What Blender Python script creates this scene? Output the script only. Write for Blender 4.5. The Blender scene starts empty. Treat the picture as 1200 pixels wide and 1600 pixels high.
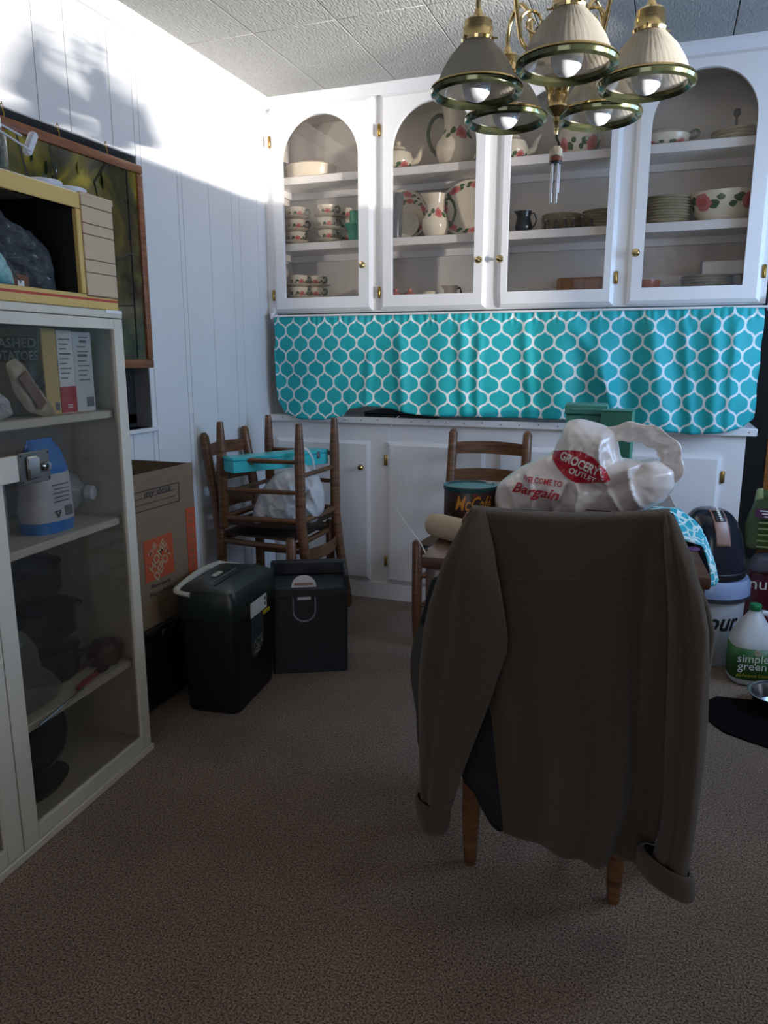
import bpy, bmesh, math, random
from mathutils import Vector, Matrix, noise
from mathutils.bvhtree import BVHTree
R = math.radians
random.seed(7)
scene = bpy.context.scene
col = scene.collection

# ------------------------------------------------------------------ camera
F_PX, PITCH, YAW, CAM_H = 1170.0, R(11.8), R(20.3), 1.21
cam_data = bpy.data.cameras.new('camera')
cam_data.sensor_fit = 'VERTICAL'
cam_data.sensor_height = 36.0
cam_data.lens = F_PX / 1600.0 * 36.0
cam_data.clip_start = 0.02
cam = bpy.data.objects.new('camera', cam_data)
cam.location = (0, 0, CAM_H)
cam.rotation_euler = (R(90) - PITCH, 0, YAW)
col.objects.link(cam)
scene.camera = cam
CF = Vector((-math.sin(YAW) * math.cos(PITCH), math.cos(YAW) * math.cos(PITCH), -math.sin(PITCH)))
CR = Vector((math.cos(YAW), math.sin(YAW), 0))
CU = CR.cross(CF)

def ray(px, py):
    return CF + CR * ((px - 600) / F_PX) - CU * ((py - 800) / F_PX)

def at(px, py, y):            # a measured pixel on the plane y = const, in metres
    d = ray(px, py)
    return Vector((0, 0, CAM_H)) + d * (y / d.y)

def atz(px, py, z):           # the same on a horizontal plane
    d = ray(px, py)
    return Vector((0, 0, CAM_H)) + d * ((z - CAM_H) / d.z)

# ------------------------------------------------------------------ world and light
world = bpy.data.worlds.new('world')
scene.world = world
world.use_nodes = True
bg = world.node_tree.nodes['Background']
bg.inputs[0].default_value = (0.55, 0.72, 1.0, 1)
bg.inputs[1].default_value = 1.0

def area_light(name, loc, target, sx, sy, power, color):
    d = bpy.data.lights.new(name, 'AREA')
    d.shape = 'RECTANGLE'; d.size = sx; d.size_y = sy; d.energy = power; d.color = color
    o = bpy.data.objects.new(name, d)
    o.location = loc
    o.rotation_euler = (Vector(target) - Vector(loc)).to_track_quat('-Z', 'Y').to_euler()
    col.objects.link(o)
    return o

# daylight from the sky outside the two right-hand windows
area_light('sky_daylight', (1.50, 2.60, 1.52), (-1.5, 2.75, 1.35), 1.0, 0.85, 31, (0.40, 0.63, 1.0))
area_light('sky_daylight_high', (1.50, 1.55, 1.82), (-1.5, 1.9, 1.6), 1.0, 0.56, 9, (0.86, 0.92, 1.0))
area_light('rear_fill_light', (-0.2, -2.35, 1.25), (-0.3, 3.0, 2.9), 1.7, 1.4, 11.5, (1.0, 0.90, 0.80))  # fill added behind the camera to lift the ambient, no known source
# sun glancing off the ground outside, coming up through the high window
g_ = area_light('sun_glint', (3.6, 1.0, 1.28), (-1.876, 3.2, 2.10), 0.45, 0.02, 78, (1.0, 0.95, 0.88))
g_.data.spread = R(50)

scene.view_settings.view_transform = 'Standard'
scene.view_settings.look = 'None'
scene.view_settings.gamma = 1.0
scene.view_settings.use_curve_mapping = False
scene.view_settings.exposure = 0.0
scene.cycles.max_bounces = 10
scene.cycles.transparent_max_bounces = 24

# ------------------------------------------------------------------ materials
def lin(h):
    h = h.lstrip('#')
    v = [int(h[i:i + 2], 16) / 255 for i in (0, 2, 4)]
    return tuple(c / 12.92 if c <= 0.04045 else ((c + 0.055) / 1.055) ** 2.4 for c in v) + (1.0,)

def scaled(c, k):
    return tuple(min(1.0, x * k) for x in c[:3]) + (1.0,)

MATS = {}
def base_mat(name):
    m = bpy.data.materials.new(name)
    m.use_nodes = True
    nt = m.node_tree
    return m, nt, nt.nodes['Principled BSDF']

def mat(name, hexc, rough=0.5, metal=0.0, var=0.10, scale=9.0, bump=0.0, bscale=60.0, stretch=(1, 1, 1), spec=0.5, hex2=None, detail=4, trans=0.0, sheen=0.0, coat=0.0, alpha=1.0):
    if name in MATS:
        return MATS[name]
    m, nt, b = base_mat(name)
    N = nt.nodes.new; L = nt.links.new
    tc = N('ShaderNodeTexCoord'); mp = N('ShaderNodeMapping')
    mp.inputs['Scale'].default_value = stretch
    L(tc.outputs['Object'], mp.inputs['Vector'])
    nz = N('ShaderNodeTexNoise'); nz.inputs['Scale'].default_value = scale; nz.inputs['Detail'].default_value = detail
    L(mp.outputs[0], nz.inputs['Vector'])
    cr = N('ShaderNodeValToRGB')
    c = lin(hexc)
    cr.color_ramp.elements[0].position = 0.3; cr.color_ramp.elements[1].position = 0.7
    cr.color_ramp.elements[0].color = scaled(c, 1 - var)
    cr.color_ramp.elements[1].color = lin(hex2) if hex2 else scaled(c, 1 + var)
    L(nz.outputs['Fac'], cr.inputs[0]); L(cr.outputs[0], b.inputs['Base Color'])
    b.inputs['Roughness'].default_value = rough
    b.inputs['Metallic'].default_value = metal
    b.inputs['Specular IOR Level'].default_value = spec
    b.inputs['Transmission Weight'].default_value = trans
    b.inputs['Sheen Weight'].default_value = sheen
    b.inputs['Coat Weight'].default_value = coat
    b.inputs['Alpha'].default_value = alpha
    if bump:
        n2 = N('ShaderNodeTexNoise'); n2.inputs['Scale'].default_value = bscale; n2.inputs['Detail'].default_value = 3
        L(mp.outputs[0], n2.inputs['Vector'])
        bp = N('ShaderNodeBump'); bp.inputs['Strength'].default_value = bump; bp.inputs['Distance'].default_value = 0.01
        L(n2.outputs['Fac'], bp.inputs['Height']); L(bp.outputs[0], b.inputs['Normal'])
    MATS[name] = m
    return m

def pane_mat(name, tint='#ffffff', gloss=0.12, rough=0.02, haze=0.0, hazecol='#b0b0b0'):
    if name in MATS: return MATS[name]
    m, nt, b = base_mat(name)
    nt.nodes.remove(b)
    N = nt.nodes.new; L = nt.links.new
    out = nt.nodes['Material Output']
    tr = N('ShaderNodeBsdfTransparent'); tr.inputs[0].default_value = lin(tint)
    gl = N('ShaderNodeBsdfGlossy'); gl.inputs['Roughness'].default_value = rough
    lw = N('ShaderNodeLayerWeight'); lw.inputs[0].default_value = 0.5
    pw = N('ShaderNodeMath'); pw.operation = 'POWER'; pw.inputs[1].default_value = 4.0
    L(lw.outputs['Facing'], pw.inputs[0])
    mt = N('ShaderNodeMath'); mt.operation = 'MULTIPLY_ADD'; mt.inputs[1].default_value = 0.8; mt.inputs[2].default_value = 0.025 + gloss * 0.3
    L(pw.outputs[0], mt.inputs[0])
    mx = N('ShaderNodeMixShader')
    L(mt.outputs[0], mx.inputs[0]); L(tr.outputs[0], mx.inputs[1]); L(gl.outputs[0], mx.inputs[2])
    last = mx
    if haze:
        df = N('ShaderNodeBsdfDiffuse'); df.inputs[0].default_value = lin(hazecol)
        nz = N('ShaderNodeTexNoise'); nz.inputs['Scale'].default_value = 6; nz.inputs['Detail'].default_value = 5
        mr = N('ShaderNodeMapRange'); mr.inputs[1].default_value = 0.3; mr.inputs[2].default_value = 0.8; mr.inputs[3].default_value = haze * 0.4; mr.inputs[4].default_value = haze * 1.6
        L(nz.outputs['Fac'], mr.inputs[0])
        m2 = N('ShaderNodeMixShader'); L(mr.outputs[0], m2.inputs[0]); L(mx.outputs[0], m2.inputs[1]); L(df.outputs[0], m2.inputs[2])
        last = m2
    L(last.outputs[0], out.inputs[0])
    MATS[name] = m
    return m

def film_mat(name, hexc='#dfe4ea', thin=0.55, rough=0.12):
    """translucent plastic film: part see-through, part milky, with gloss"""
    if name in MATS: return MATS[name]
    m, nt, b = base_mat(name)
    N = nt.nodes.new; L = nt.links.new
    out = nt.nodes['Material Output']
    b.inputs['Base Color'].default_value = lin(hexc); b.inputs['Roughness'].default_value = rough
    tl = N('ShaderNodeBsdfTranslucent'); tl.inputs[0].default_value = lin(hexc)
    tr = N('ShaderNodeBsdfTransparent')
    m1 = N('ShaderNodeMixShader'); m1.inputs[0].default_value = 0.35
    L(b.outputs[0], m1.inputs[1]); L(tl.outputs[0], m1.inputs[2])
    m2 = N('ShaderNodeMixShader'); m2.inputs[0].default_value = thin
    L(m1.outputs[0], m2.inputs[1]); L(tr.outputs[0], m2.inputs[2])
    L(m2.outputs[0], out.inputs[0])
    MATS[name] = m
    return m

def wood(name, h1, h2, rough=0.4, stretch=(3, 3, 40), scale=3.0, coat=0.15):
    return mat(name, h1, rough=rough, hex2=h2, var=0.25, scale=scale, stretch=stretch, bump=0.08, bscale=20, coat=coat)

def rose_mat(name, n=4, v0=0.5, ru=0.16, rv=0.16, base='#e6dcc8', rim=None):
    """cream china with pink roses and green leaves placed round the piece by its UVs"""
    if name in MATS: return MATS[name]
    m, nt, b = base_mat(name)
    N = nt.nodes.new; L = nt.links.new
    def math_(op, a, bb=None, c=None):
        k = N('ShaderNodeMath'); k.operation = op
        for i, x in enumerate((a, bb, c)):
            if x is None: continue
            if isinstance(x, (int, float)): k.inputs[i].default_value = x
            else: L(x, k.inputs[i])
        return k.outputs[0]
    uv = N('ShaderNodeUVMap'); sp = N('ShaderNodeSeparateXYZ'); L(uv.outputs[0], sp.inputs[0])
    nz = N('ShaderNodeTexNoise'); nz.inputs['Scale'].default_value = 26; nz.inputs['Detail'].default_value = 2
    L(uv.outputs[0], nz.inputs['Vector'])
    wob = math_('MULTIPLY_ADD', nz.outputs['Fac'], 0.9, -0.45)
    fu = math_('SUBTRACT', math_('FRACT', math_('MULTIPLY', sp.outputs[0], n)), 0.5)
    dv = math_('SUBTRACT', sp.outputs[1], v0)
    def blob(cu, cv, a, bb):
        x = math_('DIVIDE', math_('SUBTRACT', fu, cu), a)
        y = math_('DIVIDE', math_('SUBTRACT', dv, cv), bb)
        d = math_('SQRT', math_('ADD', math_('MULTIPLY', x, x), math_('MULTIPLY', y, y)))
        return math_('LESS_THAN', math_('ADD', d, wob), 1.0)
    rose = blob(0.02, 0, ru, rv)
    core = blob(0.02, 0.0, ru * 0.5, rv * 0.5)
    l1 = blob(-0.24, 0.35 * rv, ru * 0.62, rv * 0.5); l2 = blob(0.26, -0.3 * rv, ru * 0.6, rv * 0.55); l3 = blob(-0.36, -0.4 * rv, ru * 0.42, rv * 0.4); l4 = blob(0.40, 0.45 * rv, ru * 0.4, rv * 0.35)
    leaf = math_('MAXIMUM', math_('MAXIMUM', l1, l2), math_('MAXIMUM', l3, l4))
    def mix(f, a, bb):
        k = N('ShaderNodeMix'); k.data_type = 'RGBA'; L(f, k.inputs[0])
        for i, x in ((6, a), (7, bb)):
            if isinstance(x, tuple): k.inputs[i].default_value = x
            else: L(x, k.inputs[i])
        return k.outputs[2]
    c = mix(leaf, lin(base), lin('#4f6a4a'))
    c = mix(rose, c, lin('#d0807c'))
    c = mix(core, c, lin('#c0605c'))
    if rim:
        c = mix(math_('GREATER_THAN', sp.outputs[1], rim), c, lin('#6d7a58'))
    L(c, b.inputs['Base Color'])
    b.inputs['Roughness'].default_value = 0.18
    MATS[name] = m
    return m

WHITE = mat('cabinet_paint', '#eceaea', rough=0.38, var=0.02, scale=4, bump=0.03, bscale=90)
WALLP = mat('wall_paint', '#dcdcde', rough=0.5, var=0.025, scale=3, bump=0.02, bscale=40)
GROOVE = mat('groove_shadow_paint', '#c0c0c3', rough=0.8, var=0.04)
CEIL = mat('ceiling_panel_finish', '#9f9e9a', rough=0.85, var=0.05, scale=60, bump=0.5, bscale=130, stretch=(1, 0.35, 1))
BRASS = mat('polished_brass', '#cdb684', rough=0.15, metal=1.0, var=0.08, scale=20)
BRASSD = mat('aged_brass', '#a8874a', rough=0.3, metal=1.0, var=0.15, scale=30)
CHROME = mat('chrome', '#c8cacc', rough=0.12, metal=1.0, var=0.04)
STEEL = mat('stainless_steel', '#b9bcc0', rough=0.2, metal=1.0, var=0.05)
BLACKP = mat('black_plastic', '#131315', rough=0.45, var=0.1)
DARKP = mat('charcoal_plastic', '#22262a', rough=0.5, var=0.08, bump=0.02, bscale=200)
CHAIRW = wood('chair_wood', '#573620', '#7d5231')
TABLEW = wood('table_wood', '#4d2c1a', '#66412a', stretch=(3, 20, 3), coat=0.3)
CLEAR = pane_mat('clear_glass', gloss=0.1)
CABGLASS = pane_mat('cabinet_glass', tint='#f7f5f3', gloss=0.0)
CREAM = mat('cream_china', '#e3d8c2', rough=0.2, var=0.03)
FILM = film_mat('clear_film', thin=0.62)
MILKY = film_mat('milky_bag', '#e9e8ea', thin=0.06, rough=0.28)
PAPERW = mat('white_paper', '#e4e3e6', rough=0.6, var=0.03)
CAST = mat('cast_iron', '#17181a', rough=0.32, var=0.2, scale=20)

# ------------------------------------------------------------------ mesh helpers
class MB:
    def __init__(s):
        s.bm = bmesh.new(); s.uv = s.bm.loops.layers.uv.new('UVMap')
    def box(s, c, d, rot=None, bev=0.0, seg=2):
        r = bmesh.ops.create_cube(s.bm, size=1.0)
        vs = r['verts']
        bmesh.ops.scale(s.bm, vec=d, verts=vs)
        if bev:
            es = list({e for v in vs for e in v.link_edges})
            q = bmesh.ops.bevel(s.bm, geom=es, offset=bev, segments=seg, affect='EDGES', profile=0.5)
            vs = list({v for f in q['faces'] for v in f.verts} | {v for v in vs if v.is_valid})
        M = Matrix.Translation(c) @ (rot.to_4x4() if rot else Matrix.Identity(4))
        bmesh.ops.transform(s.bm, matrix=M, verts=vs)
        return s
    def b2(s, x0, x1, y0, y1, z0, z1, bev=0.0, seg=1):
        return s.box(((x0 + x1) / 2, (y0 + y1) / 2, (z0 + z1) / 2), (abs(x1 - x0), abs(y1 - y0), abs(z1 - z0)), bev=bev, seg=seg)
    def rings(s, rings, close=True, cap=True, uvs=True):
        vr = [[s.bm.verts.new(p) for p in r] for r in rings]
        n = len(vr[0]); m = len(vr)
        for i in range(m - 1):
            for j in range(n if close else n - 1):
                k = (j + 1) % n
                try: f = s.bm.faces.new((vr[i][j], vr[i][k], vr[i + 1][k], vr[i + 1][j]))
                except ValueError: continue
                for l, (a, bb) in zip(f.loops, ((j, i), (j + 1, i), (j + 1, i + 1), (j, i + 1))):
                    l[s.uv].uv = (a / n, bb / (m - 1))
        if cap and close:
            for r, fl in ((vr[0], True), (vr[-1], False)):
                try: s.bm.faces.new(list(reversed(r)) if fl else r)
                except ValueError: pass
        return s
    def tube(s, pts, r, seg=8, cap=True, flat=None):
        pts = [Vector(p) for p in pts]; n = len(pts)
        rs = r if isinstance(r, (list, tuple)) else [r] * n
        t0 = (pts[1] - pts[0]).normalized()
        ref = Vector((0, 0, 1)) if abs(t0.z) < 0.9 else Vector((1, 0, 0))
        rings = []
        for i, p in enumerate(pts):
            t = (pts[min(i + 1, n - 1)] - pts[max(i - 1, 0)]).normalized()
            a = t.cross(ref)
            if a.length < 1e-5: a = t.cross(Vector((0, 1, 0.1)))
            a.normalize(); bb = a.cross(t).normalized(); ref = bb
            fx, fy = flat or (1, 1)
            rings.append([p + a * (math.cos(2 * math.pi * j / seg) * rs[i] * fx) + bb * (math.sin(2 * math.pi * j / seg) * rs[i] * fy) for j in range(seg)])
        return s.rings(rings, cap=cap)
    def lathe(s, prof, seg=32, c=(0, 0, 0), rib=None, sq=None):
        rings = []
        for k, (r, z) in enumerate(prof):
            rg = []
            for j in range(seg):
                a = 2 * math.pi * j / seg
                q = max(r, 0.0002)
                if rib and rib[0] <= k <= rib[1] and j % 2: q -= rib[2]
                x, y = math.cos(a) * q, math.sin(a) * q
                if sq: x *= sq[0]; y *= sq[1]
                rg.append((c[0] + x, c[1] + y, c[2] + z))
            rings.append(rg)
        vr = [[s.bm.verts.new(p) for p in r] for r in rings]
        L = [0.0]
        for k in range(1, len(prof)): L.append(L[-1] + math.hypot(prof[k][0] - prof[k - 1][0], prof[k][1] - prof[k - 1][1]))
        T = L[-1] or 1
        for i in range(len(vr) - 1):
            for j in range(seg):
                k = (j + 1) % seg
                f = s.bm.faces.new((vr[i][j], vr[i][k], vr[i + 1][k], vr[i + 1][j]))
                for l, (a, bb) in zip(f.loops, ((j, i), (j + 1, i), (j + 1, i + 1), (j, i + 1))):
                    l[s.uv].uv = (a / seg, L[bb] / T)
        return s
    def prism(s, poly, z0, z1, M=None):
        a = [Vector((x, y, z0)) for x, y in poly]; bb = [Vector((x, y, z1)) for x, y in poly]
        if M: a = [M @ v for v in a]; bb = [M @ v for v in bb]
        return s.rings([a, bb])
    def sheet(s, fn, nu, nv, uvfn=None):
        g = [[s.bm.verts.new(fn(i / nu, j / nv)) for i in range(nu + 1)] for j in range(nv + 1)]
        for j in range(nv):
            for i in range(nu):
                f = s.bm.faces.new((g[j][i], g[j][i + 1], g[j + 1][i + 1], g[j + 1][i]))
                for l, (a, bb) in zip(f.loops, ((i, j), (i + 1, j), (i + 1, j + 1), (i, j + 1))):
                    l[s.uv].uv = uvfn(a / nu, bb / nv) if uvfn else (a / nu, bb / nv)
        return s
    def pillow(s, outline, y, thick, nr=10, n=64, crumple=0.0, freq=14.0, seed=0.0, power=2.4, back=1.0, center=None, edge=0.0, crease=0.0):
        """a soft closed bag from an outline in x,z, standing at depth y and bulging to both sides"""
        P = [Vector((p[0], p[1])) for p in outline]
        seg = [(P[(i + 1) % len(P)] - P[i]).length for i in range(len(P))]
        tot = sum(seg); pts = []
        for k in range(n):
            d = tot * k / n; i = 0
            while d > seg[i]: d -= seg[i]; i += 1
            pts.append(P[i].lerp(P[(i + 1) % len(P)], d / seg[i]))
        pts = [(pts[k - 1] + pts[k] * 2 + pts[(k + 1) % n]) / 4 for k in range(n)]
        c = Vector(center) if center else sum(pts, Vector((0, 0))) / n
        def side(sgn, th):
            rings = []
            for i in range(nr + 1):
                t = i / nr
                rg = []
                for p in pts:
                    q = c.lerp(p, t)
                    h = th * (1 - t ** power) ** 0.5
                    if crumple:
                        v = Vector((q.x * freq + seed, q.y * freq, sgn * 3.1 + seed))
                        k = noise.noise(v) * 0.6 + abs(noise.noise(v * 2.3)) * 0.7 - 0.2 + (noise.noise(v * 5.1)) * 0.25
                        h += crumple * k * (1 - t ** 6)
                        if crease:
                            w1_ = 1 - abs(noise.noise(v * 0.55 + Vector((3, 7, 1)))); w2_ = 1 - abs(noise.noise(Vector((v.x * 0.9 + v.y * 0.5, v.y * 0.35 - v.x * 0.2, 4.0))))
                            h += crease * (w2_ ** 7 - w1_ ** 7) * (1 - t ** 5)
                        q = q + Vector((noise.noise(v * 1.3 + Vector((9, 0, 0))), noise.noise(v * 1.3 + Vector((0, 9, 0))))) * crumple * 0.5 * t
                    rg.append((q.x, y + sgn * (h + edge), q.y))
                rings.append(rg)
            return rings
        f, bk = side(-1, thick), side(1, thick * back)
        for k in range(n):
            a, b_ = f[nr][k], bk[nr][k]
            mid = ((a[0] + b_[0]) / 2, (a[1] + b_[1]) / 2, (a[2] + b_[2]) / 2)
            if not edge: f[nr][k] = bk[nr][k] = mid
        allr = f + list(reversed(bk)) if edge else f + list(reversed(bk[:-1]))
        s.rings(allr, cap=False)
        return s
    def obj(s, name, m, parent=None, loc=None, rot=None, smooth=True, sharp=40, thick=0.0):
        bmesh.ops.remove_doubles(s.bm, verts=s.bm.verts, dist=1e-6)
        bmesh.ops.recalc_face_normals(s.bm, faces=s.bm.faces)
        me = bpy.data.meshes.new(name)
        if smooth:
            lim = R(sharp)
            for f in s.bm.faces: f.smooth = True
            for e in s.bm.edges:
                if len(e.link_faces) == 2 and e.calc_face_angle(0) > lim: e.smooth = False
        s.bm.to_mesh(me); s.bm.free()
        return link(name, me, m, parent, loc, rot, thick)

def link(name, me, m=None, parent=None, loc=None, rot=None, thick=0.0):
    o = bpy.data.objects.new(name, me)
    if m and not me.materials: me.materials.append(m)
    col.objects.link(o)
    if parent: o.parent = parent
    if loc is not None: o.location = loc
    if rot is not None: o.rotation_euler = rot
    if thick:
        md = o.modifiers.new('thickness', 'SOLIDIFY'); md.thickness = thick; md.offset = 0
    return o

def tag(o, label, cat, group=None, kind=None):
    if label: o['label'] = label
    if cat: o['category'] = cat
    if group: o['group'] = group
    if kind: o['kind'] = kind
    return o

def thing(name, label, cat, loc=(0, 0, 0), rot=(0, 0, 0), group=None):
    o = bpy.data.objects.new(name, None)
    o.empty_display_size = 0.05
    col.objects.link(o); o.location = loc; o.rotation_euler = rot
    return tag(o, label, cat, group)

def struct(o, label, kind='structure'):
    o['kind'] = kind; o['label'] = label
    return o

TXT = {}
def txt_mesh(s, shear=0.0, bold=0.0, spacing=1.0):
    key = (s, shear, bold, spacing)
    if key not in TXT:
        cu = bpy.data.curves.new('lettering', 'FONT'); cu.body = s; cu.align_x = 'CENTER'; cu.align_y = 'CENTER'
        cu.size = 1; cu.shear = shear; cu.offset = bold; cu.space_character = spacing; cu.resolution_u = 2
        ob = bpy.data.objects.new('lettering_source', cu); col.objects.link(ob)
        dg = bpy.context.evaluated_depsgraph_get()
        me = bpy.data.meshes.new_from_object(ob.evaluated_get(dg))
        bpy.data.objects.remove(ob)
        me.materials.clear()
        TXT[key] = me
    return TXT[key]

def frame(right, up):
    r = Vector(right).normalized(); u = Vector(up); u = (u - r * u.dot(r)).normalized(); n = r.cross(u)
    return Matrix((r, u, n)).transposed()

def lettering(s, m, parent, loc, right, up, size, shear=0.0, bold=0.0, width=None, name='lettering', rotz=0.0):
    me = txt_mesh(s, shear, bold).copy()
    M = frame(right, up)
    if rotz: M = M @ Matrix.Rotation(rotz, 3, 'Z')
    xs = [v.co.x for v in me.vertices]
    kx = size
    if width and xs: kx = width / max(1e-6, max(xs) - min(xs))
    for v in me.vertices:
        v.co = M @ Vector((v.co.x * kx, v.co.y * size, 0.0)) + Vector(loc)
    return link(name, me, m, parent)

def wrap_lettering(s, m, parent, r, zc, ang, size, width, shear=0.0, bold=0.0, name='lettering'):
    """lettering bent round a vertical cylinder of radius r; ang = direction it faces"""
    me = txt_mesh(s, shear, bold).copy()
    bm = bmesh.new(); bm.from_mesh(me)
    bmesh.ops.triangulate(bm, faces=bm.faces)
    bmesh.ops.subdivide_edges(bm, edges=[e for e in bm.edges if e.calc_length() > 0.25], cuts=2, use_grid_fill=True)
    bmesh.ops.triangulate(bm, faces=bm.faces)
    bm.to_mesh(me); bm.free()
    xs = [v.co.x for v in me.vertices]; k = width / (max(xs) - min(xs))
    for v in me.vertices:
        a = ang + v.co.x * k / r
        v.co = (math.cos(a) * (r + 0.0012), math.sin(a) * (r + 0.0012), zc + v.co.y * size)
    return link(name, me, m, parent)

def copy_tree(o, parent=None):
    c = o.copy(); col.objects.link(c)
    if parent: c.parent = parent
    for ch in list(o.children): copy_tree(ch, c)
    return c

# ================================================================== the room
XL, XR, YF, YB, ZC = -1.876, 1.30, -2.6, 3.72, 2.385
YD = 3.395                       # front plane of the built-in cabinet doors

def carpet_mat():
    m, nt, b = base_mat('carpet_pile')
    N = nt.nodes.new; L = nt.links.new
    tc = N('ShaderNodeTexCoord')
    n1 = N('ShaderNodeTexNoise'); n1.inputs['Scale'].default_value = 225; n1.inputs['Detail'].default_value = 2
    n2 = N('ShaderNodeTexNoise'); n2.inputs['Scale'].default_value = 3.0; n2.inputs['Detail'].default_value = 4
    n3 = N('ShaderNodeTexNoise'); n3.inputs['Scale'].default_value = 90; n3.inputs['Detail'].default_value = 2
    for n in (n1, n2, n3): L(tc.outputs['Object'], n.inputs['Vector'])
    r1 = N('ShaderNodeValToRGB'); r1.color_ramp.elements[0].position = 0.35; r1.color_ramp.elements[1].position = 0.68
    r1.color_ramp.elements[0].color = lin('#3b2b20'); r1.color_ramp.elements[1].color = lin('#b1947b')
    L(n1.outputs['Fac'], r1.inputs[0])
    mx = N('ShaderNodeMix'); mx.data_type = 'RGBA'; mx.blend_type = 'MULTIPLY'; mx.inputs[0].default_value = 1.0
    r2 = N('ShaderNodeValToRGB'); r2.color_ramp.elements[0].position = 0.3; r2.color_ramp.elements[1].position = 0.7
    r2.color_ramp.elements[0].color = (0.72, 0.7, 0.68, 1); r2.color_ramp.elements[1].color = (1, 1, 1, 1)
    L(n2.outputs['Fac'], r2.inputs[0])
    L(r1.outputs[0], mx.inputs[6]); L(r2.outputs[0], mx.inputs[7]); L(mx.outputs[2], b.inputs['Base Color'])
    b.inputs['Roughness'].default_value = 0.95; b.inputs['Specular IOR Level'].default_value = 0.1
    b.inputs['Sheen Weight'].default_value = 0.25
    ad = N('ShaderNodeMath'); ad.operation = 'ADD'; L(n1.outputs['Fac'], ad.inputs[0]); L(n3.outputs['Fac'], ad.inputs[1])
    bp = N('ShaderNodeBump'); bp.inputs['Strength'].default_value = 0.9; bp.inputs['Distance'].default_value = 0.006
    L(ad.outputs[0], bp.inputs['Height']); L(bp.outputs[0], b.inputs['Normal'])
    return m
CARPET = carpet_mat()
struct(MB().b2(XL - 0.1, XR + 0.1, YF - 0.1, 5.2, -0.06, 0.0).obj('floor', CARPET), 'brown-grey speckled wall-to-wall carpet')

# ceiling: backing slab with long textured panels below it
CGROOVE = mat('ceiling_seam', '#5f5e5b', rough=0.8, var=0.04)
ceil = struct(MB().b2(XL - 0.1, XR + 0.1, YF - 0.1, 5.2, ZC + 0.012, ZC + 0.1).obj('ceiling', CGROOVE), 'off-white textured ceiling of butted panels')
PW = 0.3358
xs = [-1.8672 + PW * k for k in range(-1, 11)]
ys = [2.735 - 1.22 * k for k in range(-2, 6)]
for i in range(len(xs) - 1):
    for k in range(len(ys) - 1):
        x0, x1 = max(xs[i], XL - 0.05), min(xs[i + 1], XR + 0.05)
        y1, y0 = ys[k], ys[k + 1]
        if x1 - x0 < 0.02: continue
        MB().b2(x0 + 0.002, x1 - 0.002, y0 + 0.0014, y1 - 0.0014, ZC, ZC + 0.012, bev=0.0012).obj('ceiling_panel', CEIL, ceil)

# left wall: slab with a window hole, faced with random-width grooved panelling
WY0, WY1, WZ0, WZ1 = 1.28, 2.452, 0.935, 1.925
wl = MB()
wl.b2(XL - 0.16, XL - 0.008, YF, WY0, 0, ZC).b2(XL - 0.16, XL - 0.008, WY1, 4.0, 0, ZC)
wl.b2(XL - 0.16, XL - 0.008, WY0, WY1, 0, WZ0).b2(XL - 0.16, XL - 0.008, WY0, WY1, WZ1, ZC)
wl = struct(wl.obj('wall_left', GROOVE, smooth=False), 'white grooved panelling on the left wall')
gy = [-2.6, -2.2, -1.8, -1.5, -1.1, -0.8, -0.5, -0.2, 0.1, 0.35, 0.6, 0.85, 1.05, WY0, 1.48, 1.66, 1.80, 1.995, 2.13, 2.332, WY1, 2.482, 2.70, 2.73, 2.921, 3.10, 3.17, 3.33, 3.45, 3.72]
for a, b_ in zip(gy, gy[1:]):
    g = 0.0012
    if a >= WY0 - 1e-4 and b_ <= WY1 + 1e-4: spans = [(0, WZ0), (WZ1, ZC)]
    else: spans = [(0, ZC)]
    for z0, z1 in spans:
        MB().b2(XL - 0.008, XL, a + g, b_ - g, z0, z1, bev=0.0012).obj('panel', WALLP, wl)

DARKF = mat('dark_window_frame', '#2a2b2c', rough=0.4, var=0.1)
GREYR = mat('window_reveal_grey', '#8d8f93', rough=0.6, var=0.05)
NIGHT = mat('dark_window_glass', '#0e1110', rough=0.06, var=0.3, scale=3)
w1 = MB(); w1.b2(XL - 0.1, XL, WY1 - 0.004, WY1, WZ0, WZ1).b2(XL - 0.1, XL, WY0, WY0 + 0.004, WZ0, WZ1).b2(XL - 0.1, XL, WY0, WY1, WZ1 - 0.004, WZ1)
w1 = struct(w1.obj('window_1', GREYR, smooth=False), 'recessed window with dark glass behind the hanging picture')
wf = MB()
wf.b2(XL - 0.10, XL - 0.07, WY0 + 0.004, WY1 - 0.004, WZ1 - 0.05, WZ1 - 0.004).b2(XL - 0.10, XL - 0.07, WY0 + 0.004, WY1 - 0.004, WZ0 + 0.015, WZ0 + 0.05)
wf.b2(XL - 0.10, XL - 0.07, WY1 - 0.05, WY1 - 0.004, WZ0, WZ1).b2(XL - 0.10, XL - 0.07, WY0 + 0.004, WY0 + 0.05, WZ0, WZ1)
wf.b2(XL - 0.10, XL - 0.06, WY1 - 0.13, WY1 - 0.11, WZ0, WZ1)
wf.obj('window_frame', DARKF, w1, smooth=False)
MB().b2(XL - 0.095, XL - 0.09, WY0 + 0.02, WY1 - 0.02, WZ0 + 0.02, WZ1 - 0.02).obj('window_pane', NIGHT, w1, smooth=False)
MB().b2(XL - 0.10, XL + 0.018, WY0 - 0.02, WY1 + 0.02, WZ0 - 0.016, WZ0, bev=0.003).obj('window_sill', WALLP, w1)

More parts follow.
